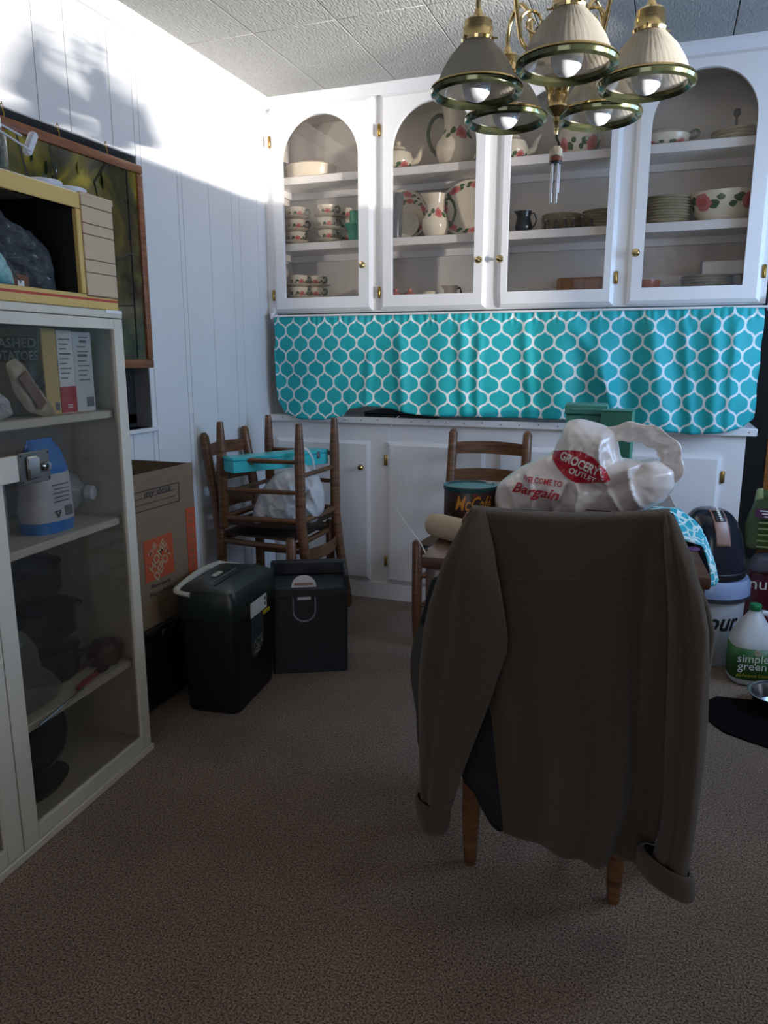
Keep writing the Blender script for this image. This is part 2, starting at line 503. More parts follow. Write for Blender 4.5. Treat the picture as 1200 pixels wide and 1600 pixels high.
# back wall, passage on the right, wall behind the camera, right wall with two windows
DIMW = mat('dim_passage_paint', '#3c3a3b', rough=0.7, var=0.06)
struct(MB().b2(XL - 0.1, 0.36, YB, YB + 0.1, 0, ZC).obj('wall_back', WALLP, smooth=False), 'white wall behind the built-in cabinets')
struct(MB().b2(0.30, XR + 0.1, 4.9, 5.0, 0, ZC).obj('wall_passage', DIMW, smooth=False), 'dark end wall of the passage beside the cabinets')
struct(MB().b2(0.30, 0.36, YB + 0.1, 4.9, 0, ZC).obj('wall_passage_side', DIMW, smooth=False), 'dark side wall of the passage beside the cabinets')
fr = MB(); fr.b2(XL - 0.1, -1.1, YF - 0.1, YF, 0, ZC).b2(0.7, XR + 0.1, YF - 0.1, YF, 0, ZC).b2(-1.1, 0.7, YF - 0.1, YF, 2.1, ZC)
struct(fr.obj('wall_front', WALLP, smooth=False), 'white wall behind the viewer with a wide opening')
A = (2.12, 3.08, 1.10, 1.95); Bw = (1.02, 2.08, 1.535, 2.1)
rw = MB()
rw.b2(XR, XR + 0.1, YF, Bw[0], 0, ZC).b2(XR, XR + 0.1, Bw[0], Bw[1], 0, Bw[2]).b2(XR, XR + 0.1, Bw[0], Bw[1], Bw[3], ZC)
rw.b2(XR, XR + 0.1, Bw[1], A[0], 0, ZC).b2(XR, XR + 0.1, A[0], A[1], 0, A[2]).b2(XR, XR + 0.1, A[0], A[1], A[3], ZC).b2(XR, XR + 0.1, A[1], 5.0, 0, ZC)
struct(rw.obj('wall_right', WALLP, smooth=False), 'white right wall with two windows')
for n, (y0, y1, z0, z1) in ((2, A), (3, Bw)):
    f = MB(); e = 0.02
    f.b2(XR + 0.02, XR + 0.07, y0, y0 + e, z0, z1).b2(XR + 0.02, XR + 0.07, y1 - e, y1, z0, z1).b2(XR + 0.02, XR + 0.07, y0, y1, z1 - e, z1).b2(XR + 0.02, XR + 0.07, y0, y1, z0, z0 + 0.012)
    struct(f.obj('window_%d' % n, WHITE, smooth=False), ('large' if n == 2 else 'high') + ' daylight window in the right wall')

struct(MB().b2(1.58, 2.95, 2.088, 2.112, 0, 2.4).obj('glint_blocker', WALLP, smooth=False), 'added unseen white screen outside keeping the sun glint off the large window')  # unseen screen added to block the glint from the large window

# crown trims
def crown(name, pts, axis):
    b = MB(); b.rings([[Vector(p) for p in r] for r in pts]); return struct(b.obj(name, WALLP, smooth=False), 'white painted crown trim where wall meets ceiling')
prof = [(0, 0), (0.012, 0), (0.02, 0.012), (0.045, 0.034), (0.05, 0.05), (0, 0.05)]
crown('trim_1', [[(XL + a, y, ZC - 0.05 + b_) for a, b_ in prof] for y in (YF, 3.40)], 'y')
crown('trim_2', [[(x, 3.405 - a * 0.6, ZC - 0.042 + b_ * 0.84) for a, b_ in prof] for x in (XL, 0.36)], 'x')

# ================================================================== built-in cabinets
def door_ring(b, x0, x1, z0, z1, opening, y0, th=0.02, lip=0.016):
    """framed door between x0..x1, z0..z1; opening = outline points (x, z) of the glass hole"""
    cx, cz = (x0 + x1) / 2, sum(p[1] for p in opening) / len(opening)
    def rect(x0, x1, z0, z1, d):
        t = []
        if d.x > 1e-9: t.append((x1 - cx) / d.x)
        if d.x < -1e-9: t.append((x0 - cx) / d.x)
        if d.y > 1e-9: t.append((z1 - cz) / d.y)
        if d.y < -1e-9: t.append((z0 - cz) / d.y)
        k = min(t); return (cx + d.x * k, cz + d.y * k)
    dirs = [Vector((p[0] - cx, p[1] - cz)) for p in opening]
    for q in ((x0, z0), (x1, z0), (x1, z1), (x0, z1)):       # make sure the corners are hit
        dq = Vector((q[0] - cx, q[1] - cz)).normalized()
        j = max(range(len(dirs)), key=lambda i: dirs[i].normalized().dot(dq))
        if j not in (0,): dirs[j] = dq
    o_full = [rect(x0, x1, z0, z1, d) for d in dirs]
    o_in = [rect(x0 + lip, x1 - lip, z0 + lip, z1 - lip, Vector((a - cx, c - cz))) for a, c in o_full]
    # inset corners exactly
    for i, (a, c) in enumerate(o_full):
        if abs(a - x0) + abs(c - z0) < 1e-6: o_in[i] = (x0 + lip, z0 + lip)
        if abs(a - x1) + abs(c - z0) < 1e-6: o_in[i] = (x1 - lip, z0 + lip)
        if abs(a - x1) + abs(c - z1) < 1e-6: o_in[i] = (x1 - lip, z1 - lip)
        if abs(a - x0) + abs(c - z1) < 1e-6: o_in[i] = (x0 + lip, z1 - lip)
    rings = [[(a, y0 + th, c) for a, c in opening], [(a, y0 + th, c) for a, c in o_full], [(a, y0 + th * 0.5, c) for a, c in o_full], [(a, y0, c) for a, c in o_in], [(a, y0, c) for a, c in opening], [(a, y0 + th, c) for a, c in opening]]
    b.rings(rings, cap=False)
    return b

def arch(x0, x1, z0, ztop, n=28, m=10):
    r = (x1 - x0) / 2; cx = (x0 + x1) / 2; zs = ztop - r
    p = [(x0 + (x1 - x0) * i / m, z0) for i in range(m)]
    p += [(x1, z0 + (zs - z0) * i / m) for i in range(m)]
    p += [(cx + r * math.cos(math.pi * i / n), zs + r * math.sin(math.pi * i / n)) for i in range(n)]
    p += [(x0, zs + (z0 - zs) * i / m) for i in range(m)]
    return p

def knob(parent, x, z, y):
    return MB().lathe([(0, 0), (0.006, 0), (0.006, 0.012), (0.013, 0.016), (0.0165, 0.022), (0.013, 0.029), (0.005, 0.032), (0, 0.0325)], 20).obj('knob', BRASS, parent, (x, y, z), (R(90), 0, 0))

def hinge(parent, x, z, y):
    b = MB(); b.tube([(0, 0, -0.026), (0, 0, -0.02), (0, 0, 0.02), (0, 0, 0.026)], [0.002, 0.006, 0.006, 0.002], 10)
    b.box((0.0, 0.006, 0), (0.018, 0.004, 0.05), bev=0.001)
    return b.obj('hinge', BRASSD, parent, (x, y, z))

UX0, UX1 = -1.8755, 0.352
up = thing('upper_cabinet', 'white built-in upper china cabinet with four arched glass doors', 'cabinet', (0, 0, 0))
doors = [(-1.832, -1.315, -1.772, -1.383), (-1.277, -0.777, -1.219, -0.832), (-0.727, -0.230, -0.684, -0.273), (-0.178, 0.329, -0.120, 0.261)]
ff = MB()
edges = [UX0, -1.80, None]
st = [(UX0, -1.80), (-1.345, -1.247), (-0.807, -0.697), (-0.26, -0.148), (0.29, UX1)]
for a, b_ in st:
    MB().b2(a, b_, YD + 0.021, YD + 0.041, 1.412, 2.348, bev=0.001).obj('stile', WHITE, up)
for z0, z1 in ((1.412, 1.462), (2.30, 2.348)):
    for (a, b_), (c, d) in zip(st, st[1:]):
        MB().b2(b_, c, YD + 0.0215, YD + 0.0405, z0, z1).obj('rail', WHITE, up)
INNER = mat('cabinet_inner_paint', '#d8d3cd', rough=0.6, var=0.03)
MB().b2(UX0, UX1, 3.665, 3.68, 1.412, 2.348).obj('back_panel', INNER, up, smooth=False)
MB().b2(UX0, UX0 + 0.014, YD + 0.041, 3.665, 1.412, 2.348).obj('side_panel', INNER, up, smooth=False)
MB().b2(UX1 - 0.014, UX1, YD + 0.041, 3.665, 1.412, 2.348).obj('side_panel', INNER, up, smooth=False)
MB().b2(UX0 + 0.014, UX1 - 0.014, YD + 0.041, 3.665, 1.412, 1.428).obj('bottom_panel', INNER, up, smooth=False)
MB().b2(UX0 + 0.014, UX1 - 0.014, YD + 0.041, 3.665, 2.335, 2.348).obj('top_panel', INNER, up, smooth=False)
SH1, SH2, SH0 = 1.745, 2.048, 1.428
for z in (SH1, SH2):
    MB().b2(UX0 + 0.014, UX1 - 0.014, 3.447, 3.665, z - 0.036, z, bev=0.002).obj('shelf', WHITE, up)
    for x0, x1 in ((UX0 + 0.014, -1.29), (-1.29, -0.74), (-0.74, -0.2), (-0.2, UX1 - 0.014)):
        MB().b2(x0, x1, 3.64, 3.665, z - 0.066, z - 0.036).obj('cleat', WHITE, up, smooth=False)
    MB().b2(UX0 + 0.014, UX0 + 0.034, 3.46, 3.64, z - 0.066, z - 0.036).obj('cleat', WHITE, up, smooth=False)
hinges = [[(-1.838, 2.20), (-1.838, 1.50)], [(-1.283, 2.20), (-1.283, 1.50)], [(-0.224, 2.2), (-0.224, 1.53)], [(0.335, 2.2), (0.335, 1.535)]]
knobs = [-1.357, -0.806, -0.712, -0.150]
for (x0, x1, a, b_), hs, kx in zip(doors, hinges, knobs):
    op = arch(a, b_, 1.485, 2.297)
    d = door_ring(MB(), x0, x1, 1.418, 2.344, op, YD).obj('door', WHITE, up, sharp=25)
    MB().b2(a - 0.008, b_ + 0.008, YD + 0.0145, YD + 0.0175, 1.475, 2.305).obj('glass_pane', CABGLASS, d, smooth=False)
    knob(d, kx, 1.622, YD)
    for hx, hz in hs: hinge(d, hx, hz, YD + 0.006)

# base cabinet
ba = thing('base_cabinet', 'white built-in base cabinet below the counter', 'cabinet', (0, 0, 0))
MB().b2(UX0, 0.331, YD + 0.021, YD + 0.041, 0.085, 0.885, bev=0.001).obj('face_frame', WHITE, ba)
MB().b2(UX0, 0.331, YD + 0.041, YB - 0.005, 0.0, 0.885).obj('carcass', WHITE, ba, smooth=False)
MB().b2(UX0, 0.331, YD + 0.012, YD + 0.041, 0.0, 0.085, bev=0.001).obj('plinth', WHITE, ba)
bdoors = [(-1.845, -1.333, -1.372, None), (-1.243, -0.76, None, -1.252), (-0.70, -0.21, -0.24, None), (-0.15, 0.246, None, 0.254)]
for x0, x1, kx, hx in bdoors:
    z0, z1 = 0.095, 0.800
    b = MB(); y = YD
    def rr(x0, x1, z0, z1, yy): return [(x0, yy, z0), (x1, yy, z0), (x1, yy, z1), (x0, yy, z1)]
    b.rings([rr(x0, x1, z0, z1, y + 0.02), rr(x0, x1, z0, z1, y + 0.012), rr(x0 + 0.016, x1 - 0.016, z0 + 0.016, z1 - 0.016, y + 0.002), rr(x0 + 0.02, x1 - 0.02, z0 + 0.02, z1 - 0.02, y + 0.002)])
    d = b.obj('door', WHITE, ba, smooth=False)
    if kx is not None: knob(d, kx, 0.672, YD + 0.004)
    if hx is not None:
        for z in (0.71, 0.20): hinge(d, hx, z, YD + 0.008)
ct = thing('countertop', 'white counter with screw-dotted front edge under the teal curtain', 'countertop')
MB().b2(UX0, 0.368, YD - 0.004, YB - 0.002, 0.886, 0.918, bev=0.003).obj('slab', WHITE, ct)
SCREW = mat('dull_screw', '#8b8d90', rough=0.4, metal=1.0)
for k in range(26):
    x = -1.80 + k * 0.0855
    MB().lathe([(0, 0), (0.0035, 0), (0.003, 0.0012), (0, 0.0015)], 8).obj('screw', SCREW, ct, (x, YD - 0.004, 0.902 + (0.004 if k % 3 == 0 else 0)), (R(90), 0, 0))

# ------------------------------------------------------------------ curtain
def curtain_mat():
    m, nt, b = base_mat('teal_trellis_cloth')
    N = nt.nodes.new; L = nt.links.new
    def mt(op, a, bb=None, c=None):
        k = N('ShaderNodeMath'); k.operation = op
        for i, x in enumerate((a, bb, c)):
            if x is None: continue
            if isinstance(x, (int, float)): k.inputs[i].default_value = x
            else: L(x, k.inputs[i])
        return k.outputs[0]
    uv = N('ShaderNodeUVMap'); sp = N('ShaderNodeSeparateXYZ'); L(uv.outputs[0], sp.inputs[0])
    # u counts lines (one cell = two lines), v counts vertical periods
    th = mt('MULTIPLY', sp.outputs[1], 2 * math.pi)
    s1 = mt('ADD', mt('SINE', th), mt('MULTIPLY', mt('SINE', mt('MULTIPLY', th, 3.0)), 0.12))
    s = mt('MULTIPLY', s1, 0.5 / 0.90)
    u = sp.outputs[0]
    def dist(off, sgn):     # lines 2k+off displaced by sgn*s
        w = mt('SUBTRACT', mt('SUBTRACT', u, off), mt('MULTIPLY', s, sgn))
        fr_ = mt('SUBTRACT', mt('FRACT', mt('ADD', mt('MULTIPLY', w, 0.5), 0.5)), 0.5)
        return mt('ABSOLUTE', mt('MULTIPLY', fr_, 2.0))
    d = mt('MINIMUM', dist(0.0, 1.0), dist(1.0, -1.0))
    # slope-corrected width and the little beads half way along each curve
    c1 = mt('ABSOLUTE', mt('COSINE', th))
    wdt = mt('MULTIPLY_ADD', c1, 0.065, 0.085)
    bead = mt('GREATER_THAN', c1, 0.985)
    wdt = mt('ADD', wdt, mt('MULTIPLY', bead, 0.075))
    line = mt('LESS_THAN', d, wdt)
    mx = N('ShaderNodeMix'); mx.data_type = 'RGBA'; L(line, mx.inputs[0])
    mx.inputs[6].default_value = lin('#13a9b0'); mx.inputs[7].default_value = lin('#dfe6e6')
    L(mx.outputs[2], b.inputs['Base Color'])
    b.inputs['Roughness'].default_value = 0.62
    nz = N('ShaderNodeTexNoise'); nz.inputs['Scale'].default_value = 700
    tc = N('ShaderNodeTexCoord'); L(tc.outputs['Object'], nz.inputs['Vector'])
    bp = N('ShaderNodeBump'); bp.inputs['Strength'].default_value = 0.15; bp.inputs['Distance'].default_value = 0.002
    L(nz.outputs['Fac'], bp.inputs['Height']); L(bp.outputs[0], b.inputs['Normal'])
    return m
CURT = curtain_mat()
YC = 3.372
bot_px = [(431, 560), (434, 625), (445, 645), (470, 655), (505, 656), (538, 650), (547, 639), (575, 634), (603, 637), (625, 642), (650, 648), (700, 651), (800, 653), (900, 656), (960, 662), (1020, 671), (1080, 678), (1130, 675), (1160, 668), (1178, 655), (1186, 620), (1188, 560)]
bot = [(p.x, p.z) for p in (at(x, y, YC) for x, y in bot_px)]
CX0, CX1, CZT = bot[0][0], bot[-1][0], 1.400
def zbot(x):
    for (a, za), (b_, zb) in zip(bot, bot[1:]):
        if x <= b_: return za + (zb - za) * max(0, (x - a)) / max(1e-6, b_ - a)
    return bot[-1][1]
def curt_fn(u, v):
    x = CX0 + (CX1 - CX0) * u
    zb = zbot(x)
    z = CZT + (zb - CZT) * v
    right = min(1, max(0, (u - 0.25) / 0.5))
    amp = (0.006 + 0.022 * right) * min(1, 0.25 + 1.3 * v) * (1 - 0.25 * v)
    y = YC + amp * (math.sin(u * 2 * math.pi * 9.3 + 1.3 * math.sin(u * 17)) * 0.7 + 0.7 * math.sin(u * 2 * math.pi * 4.1 + v * 1.6))
    y += 0.028 * noise.noise(Vector((u * 7 + v * 1.5, v * 1.8 - u * 2, 0.3))) * min(1, v * 2)
    for uc, du, w_, a_, v0_ in ((0.235, -0.01, 0.010, 0.012, 0.3), (0.30, 0.012, 0.012, 0.016, 0.1), (0.435, 0.012, 0.013, 0.022, 0.0), (0.475, 0.0, 0.009, 0.012, 0.1), (0.565, 0.02, 0.012, 0.014, 0.0), (0.655, 0.115, 0.020, 0.030, 0.05), (0.70, 0.05, 0.012, 0.014, 0.0), (0.80, 0.05, 0.016, 0.026, 0.0), (0.862, 0.03, 0.010, 0.016, 0.0), (0.915, 0.015, 0.011, 0.016, 0.0), (0.955, 0.0, 0.009, 0.014, 0.0)):
        d_ = (u - uc - du * v) / w_
        y -= a_ * math.exp(-d_ * d_) * min(1, max(0, v - v0_) * 5) * (1 - 0.35 * v)
    g = math.exp(-((v - 0.055) / 0.05) ** 2)                      # gathers at the rod
    y += 0.0022 * g * math.sin(u * 2 * math.pi * 61 + 5 * noise.noise(Vector((u * 30, 0, 0))))
    y = min(y - 0.010 * min(1, v * 3), 3.384 - 0.004 * v)
    # the middle hem is caught up and folds back over the counter
    m = math.exp(-((u - 0.225) / 0.07) ** 2) * max(0, v - 0.6) * 0.0
    return (x + 0.002 * math.sin(z * 40 + u * 30), y + m, z)
def curt_uv(u, v):
    x = CX0 + (CX1 - CX0) * u
    z = CZT + (zbot(x) - CZT) * v
    ux = u * 24.6 * 2 + 0.6 * math.sin(u * 2 * math.pi * 1.0) + 0.12 * noise.noise(Vector((u * 9, v * 3, 5)))
    vz = (CZT - z) / 0.1235 + 0.18 + 0.06 * noise.noise(Vector((u * 8, v * 3, 1)))
    return (ux, vz)
cb = MB().sheet(curt_fn, 760, 46, curt_uv)
cu_o = tag(cb.obj('curtain', CURT, thick=0.0012, sharp=180), 'teal valance curtain with white trellis pattern hanging under the upper cabinets', 'curtain')
rod = thing('curtain_rod', 'slim white rod with end brackets carrying the teal curtain', 'curtain rod')
MB().tube([(CX0 - 0.012, 3.368, 1.398), (CX1 + 0.012, 3.368, 1.398)], 0.005, 8).obj('rod', WHITE, rod)
for x in (CX0 - 0.014, CX1 + 0.016):
    MB().b2(x - 0.006, x + 0.006, 3.362, 3.42, 1.386, 1.412, bev=0.002).b2(x - 0.006, x + 0.006, 3.39, 3.402, 1.405, 1.44, bev=0.001).obj('bracket', WHITE, rod)

# flat black thing on the counter showing under the lifted hem, and its white cord
kb = thing('laptop', 'flat black laptop lying on the counter behind the lifted curtain hem', 'laptop', (-1.20, 3.50, 0.9185))
MB().b2(-0.17, 0.20, -0.08, 0.13, 0, 0.014, bev=0.004).obj('base', BLACKP, kb)
MB().b2(-0.17, 0.20, -0.08, 0.13, 0.0145, 0.024, bev=0.003).obj('lid', DARKP, kb)
cord = [Vector((-1.185, 3.46, 0.925)), Vector((-1.188, 3.40, 0.923)), Vector((-1.188, 3.384, 0.915)), at(607, 675, 3.38), at(616, 705, 3.375), at(624, 735, 3.375), at(627, 762, 3.37), at(622, 782, 3.36), at(621, 795, 3.35), at(632, 815, 3.2), at(645, 832, 2.9), at(655, 845, 2.6), at(662, 858, 2.3), at(668, 872, 2.15)]
def smooth_path(pts, n=8):
    P = [Vector(p) for p in pts]; out = []
    for i in range(len(P) - 1):
        p0, p1, p2, p3 = P[max(i - 1, 0)], P[i], P[i + 1], P[min(i + 2, len(P) - 1)]
        for k in range(n):
            t = k / n
            out.append(0.5 * ((2 * p1) + (p2 - p0) * t + (2 * p0 - 5 * p1 + 4 * p2 - p3) * t * t + (3 * p1 - p0 - 3 * p2 + p3) * t ** 3))
    out.append(P[-1]); return out
tag(MB().tube(smooth_path(cord), 0.0022, 6).obj('power_cord', PAPERW), 'thin white cord trailing from the counter towards the table', 'cord')

# ================================================================== china in the upper cabinet
ROSE_CUP = rose_mat('rose_china_cup', n=3, v0=0.30, ru=0.17, rv=0.10)
ROSE_PLATE = rose_mat('rose_china_plate', n=6, v0=0.60, ru=0.24, rv=0.055)
STACKP = mat('stacked_plate_glaze', '#cdc1a6', rough=0.25, var=0.12, scale=25, hex2='#a8a07c')
ROSE_PITCH = rose_mat('rose_china_pitcher', n=3, v0=0.42, ru=0.16, rv=0.07)
ROSE_BOWL = rose_mat('rose_china_bowl', n=4, v0=0.33, ru=0.20, rv=0.10)
GREENH = mat('green_glazed_handle', '#5a6650', rough=0.25, var=0.15, scale=40)
SAUCM = mat('saucer_cream', '#d8cdb6', rough=0.22, var=0.08, scale=30, hex2='#c9b9a0')

def shared(builder, cache={}):
    def get(key, *a):
        if key not in cache:
            o = builder(*a); cache[key] = o.data if hasattr(o, 'data') else o
        return cache[key]
    return get

CUP_ME = {}
def cup_mesh(r, h):
    k = ('cup', r, h)
    if k not in CUP_ME:
        b = MB().lathe([(0, 0), (r * 0.5, 0), (r * 0.62, 0.004), (r * 0.82, h * 0.35), (r * 0.95, h * 0.75), (r, h), (r * 0.96, h), (r * 0.88, h * 0.6), (r * 0.6, 0.01), (0, 0.008)], 28)
        o = b.obj('teacup', ROSE_CUP); CUP_ME[k] = o.data; bpy.data.objects.remove(o)
        o = MB().tube(smooth_path([(r * 0.93, 0, h * 0.8), (r * 1.25, 0, h * 0.85), (r * 1.42, 0, h * 0.58), (r * 1.25, 0, h * 0.3), (r * 0.86, 0, h * 0.28)], 4), 0.005, 6).obj('handle', GREENH)
        CUP_ME[('h', r, h)] = o.data; bpy.data.objects.remove(o)
    return CUP_ME[k], CUP_ME[('h', r, h)]
def plate_mesh(r, kind='saucer'):
    k = (kind, r)
    if k not in CUP_ME:
        m = SAUCM if kind == 'saucer' else STACKP
        o = MB().lathe([(0, 0), (r * 0.55, 0), (r * 0.6, 0.004), (r * 0.97, 0.012), (r, 0.015), (r * 0.96, 0.0165), (r * 0.6, 0.009), (r * 0.5, 0.006), (0, 0.006)], 36).obj(kind, m)
        CUP_ME[k] = o.data; bpy.data.objects.remove(o)
    return CUP_ME[k]

LV = ['bottom', 'second', 'third', 'fourth']
def cup_stack(px, Y, z, n, where, r=0.048, h=0.048, face=-60, group='rose teacups in the china cabinet', top_name='top'):
    x = at(px, 350, Y).x
    for i in range(n):
        nm = 'top' if i == n - 1 and n > 1 else LV[i]
        pos = ('%s of %s' % (nm, where)) if n > 1 else where
        s = link('saucer', plate_mesh(0.066), None, None, (x, Y, z + 0.0005), (0, 0, random.random()))
        tag(s, 'cream saucer under the rose teacup, %s' % pos, 'saucer', 'saucers in the china cabinet')
        z += 0.0085
        me, hm = cup_mesh(r, h)
        c = link('teacup', me, None, None, (x, Y, z), (0, 0, R(face + random.uniform(-12, 12) + 120 * random.randint(0, 0))))
        tag(c, 'rose-patterned cream teacup, %s' % pos, 'teacup', group)
        link('handle', hm, None, c)
        z += h + 0.0005

cup_stack(463, 3.50, SH1, 3, 'left stack on the middle shelf, leftmost door', face=10)
cup_stack(512, 3.50, SH1, 3, 'centre stack on the middle shelf, leftmost door', face=0)
cup_stack(536, 3.60, SH1, 3, 'rear stack beside the green vase', face=20)
cup_stack(464, 3.50, SH0, 3, 'left stack on the cabinet floor, leftmost door', face=15)
cup_stack(494, 3.56, SH0, 3, 'second stack on the cabinet floor, leftmost door', face=-20)
cup_stack(533, 3.51, SH0, 1, 'standing alone on the cabinet floor, leftmost door', face=5, r=0.045)

def lathe_thing(name, label, cat, prof, m, loc, seg=36, group=None, rot=(0, 0, 0), sq=None):
    return tag(MB().lathe(prof, seg, sq=sq).obj(name, m, None, loc, rot), label, cat, group)

x = at(484, 260, 3.53).x
t = thing('covered_dish', 'wide plain cream covered dish on the top shelf, leftmost door', 'dish', (x, 3.545, SH2))
MB().lathe([(0, 0), (0.105, 0), (0.108, 0.006), (0.112, 0.05), (0.108, 0.051), (0, 0.051)], 40, sq=(1.1, 0.95)).obj('dish', CREAM, t)
MB().lathe([(0.113, 0.05), (0.114, 0.058), (0.10, 0.068), (0.05, 0.074), (0, 0.075)], 40, sq=(1.1, 0.95)).obj('lid', CREAM, t)
GREENV = mat('seafoam_glaze', '#4fa184', rough=0.3, var=0.06)
t = thing('green_vase', 'squat seafoam green vase beside the stacked teacups', 'vase', (at(556, 360, 3.49).x, 3.49, SH1))
MB().lathe([(0, 0), (0.034, 0), (0.036, 0.01), (0.040, 0.045), (0.055, 0.072), (0.052, 0.078), (0.03, 0.085), (0.028, 0.12), (0.03, 0.135), (0.026, 0.135), (0.022, 0.09), (0, 0.08)], 32).obj('body', GREENV, t)

def pitcher(label, px, Y, z, H, m, hang, hm=None, neck=0.6, name='pitcher', body=0.36):
    x = at(px, 300, Y).x
    t = thing(name, label, 'pitcher', (x, Y, z))
    r = H * body
    b = MB(); prof = [(0, 0), (r * 0.6, 0), (r * 0.85, H * 0.07), (r, H * 0.26), (r * 0.95, H * 0.4), (r * neck * 1.12, H * 0.57), (r * neck, H * 0.68), (r * neck * 1.02, H * 0.8), (r * neck * 1.2, H * 0.97), (r * neck * 1.22, H), (r * neck * 1.12, H), (r * neck * 0.9, H * 0.78), (r * neck * 0.8, H * 0.6), (0, H * 0.55)]
    b.lathe(prof, 36)
    sp = Vector((-math.cos(hang), -math.sin(hang), 0))
    for v in b.bm.verts:                               # pull out a pouring lip opposite the handle
        if v.co.z > H * 0.78 and v.co.xy.length > 1e-3:
            d = Vector((v.co.x, v.co.y, 0)).normalized().dot(sp)
            if d > 0.75:
                k = (d - 0.75) / 0.25 * (v.co.z / H - 0.78) / 0.22
                v.co += sp * (0.12 * H * k); v.co.z += 0.03 * H * k
    b.obj('body', m, t)
    h = Vector((math.cos(hang), math.sin(hang), 0))
    p = [h * (r * neck * 1.0) + Vector((0, 0, H * 0.86)), h * (r * neck * 1.5) + Vector((0, 0, H * 0.9)), h * (r * 1.25) + Vector((0, 0, H * 0.82)), h * (r * 1.45) + Vector((0, 0, H * 0.6)), h * (r * 1.25) + Vector((0, 0, H * 0.36)), h * (r * 0.9) + Vector((0, 0, H * 0.22))]
    MB().tube(smooth_path(p, 5), H * 0.034, 8).obj('handle', hm or GREENH, t)
    return t
pitcher('large cream rose pitcher with green handle on the top shelf, second door', 712, 3.55, SH2, 0.255, ROSE_PITCH, R(178), body=0.37)
pitcher('small cream rose pitcher standing before the upright plates, second door', 681, 3.50, SH1, 0.185, ROSE_PITCH, R(10), body=0.34, neck=0.66)
PEWTER = mat('dark_pewter', '#3f454c', rough=0.3, metal=0.8, var=0.1)
pitcher('small dark pewter jug on the middle shelf, third door', 820, 3.53, SH1, 0.092, PEWTER, R(0), PEWTER, body=0.42, neck=0.75, name='jug')

def teapot(label, px, Y, z, s, spout_ang, m=ROSE_BOWL, name='teapot', spout=True):
    t = thing(name, label, 'teapot', (at(px, 240, Y).x, Y, z))
    MB().lathe([(0, 0), (0.045 * s, 0), (0.07 * s, 0.02 * s), (0.078 * s, 0.05 * s), (0.066 * s, 0.085 * s), (0.04 * s, 0.1 * s), (0, 0.1 * s)], 32).obj('body', m, t)
    l = MB().lathe([(0.042 * s, 0.098 * s), (0.036 * s, 0.112 * s), (0.012 * s, 0.12 * s), (0.01 * s, 0.126 * s), (0.016 * s, 0.134 * s), (0.01 * s, 0.142 * s), (0, 0.143 * s)], 24).obj('lid', CREAM, t)
    h = Vector((math.cos(spout_ang), math.sin(spout_ang), 0))
    if spout:
        MB().tube(smooth_path([h * 0.065 * s + Vector((0, 0, 0.035 * s)), h * 0.1 * s + Vector((0, 0, 0.05 * s)), h * 0.115 * s + Vector((0, 0, 0.085 * s)), h * 0.135 * s + Vector((0, 0, 0.115 * s))], 4), [0.018 * s - 0.0008 * s * k for k in range(13)], 8).obj('spout', CREAM, t)
    MB().tube(smooth_path([h * -0.06 * s + Vector((0, 0, 0.08 * s)), h * -0.11 * s + Vector((0, 0, 0.09 * s)), h * -0.12 * s + Vector((0, 0, 0.05 * s)), h * -0.07 * s + Vector((0, 0, 0.03 * s))], 4), 0.006 * s, 8).obj('handle', GREENH, t)
teapot('round rose teapot at left of the top shelf, second door', 622, 3.53, SH2, 0.92, R(5))
teapot('round rose teapot on the top shelf, third door', 800, 3.53, SH2, 0.92, R(8))

# upright plates at the back of the second section
def upright_plate(label, px, py, Y, r, z=SH1, lean=12, sq=1.0, name='dinner_plate'):
    x = at(px, py, Y).x
    o = MB().lathe([(0, 0), (r * 0.6, 0), (r * 0.66, 0.006), (r, 0.014), (r * 0.98, 0.017), (r * 0.64, 0.01), (0, 0.005)], 44, sq=(sq, 1)).obj(name, ROSE_PLATE if r < 0.12 else rose_mat('rose_china_platter', n=7, v0=0.60, ru=0.26, rv=0.055), None, (x, Y, z + r * math.cos(R(lean)) + 0.003), (R(90 - lean), 0, 0))
    return tag(o, label, 'plate', 'upright plates in the china cabinet')
upright_plate('large rose platter standing upright at right of the middle shelf, second door', 735, 320, 3.60, 0.132, sq=1.15, name='platter')
upright_plate('rose dinner plate standing upright behind the small pitcher, rearmost', 630, 330, 3.61, 0.122)
upright_plate('rose salad plate standing upright behind the glass tumbler', 640, 345, 3.575, 0.098)
SHELLW = mat('pale_relief_glaze', '#d9d2c4', rough=0.25, var=0.08, scale=50, bump=0.4, bscale=60)
t = upright_plate('small pale oval relief dish leaning upright beside the tumbler', 637, 350, 3.545, 0.062, name='oval_dish'); t.data = t.data.copy(); t.data.materials.clear(); t.data.materials.append(SHELLW); t['category'] = 'dish'
t = thing('glass_tumbler', 'tall silvery glass tumbler at left of the middle shelf, second door', 'tumbler', (at(619, 350, 3.49).x, 3.49, SH1))
MB().lathe([(0, 0), (0.026, 0), (0.032, 0.16), (0.0335, 0.2), (0.0315, 0.2), (0.024, 0.012), (0, 0.01)], 28).obj('glass', pane_mat('silvered_glass', '#b9c0c8', gloss=0.5, rough=0.08, haze=0.2, hazecol='#8e959e'), t)
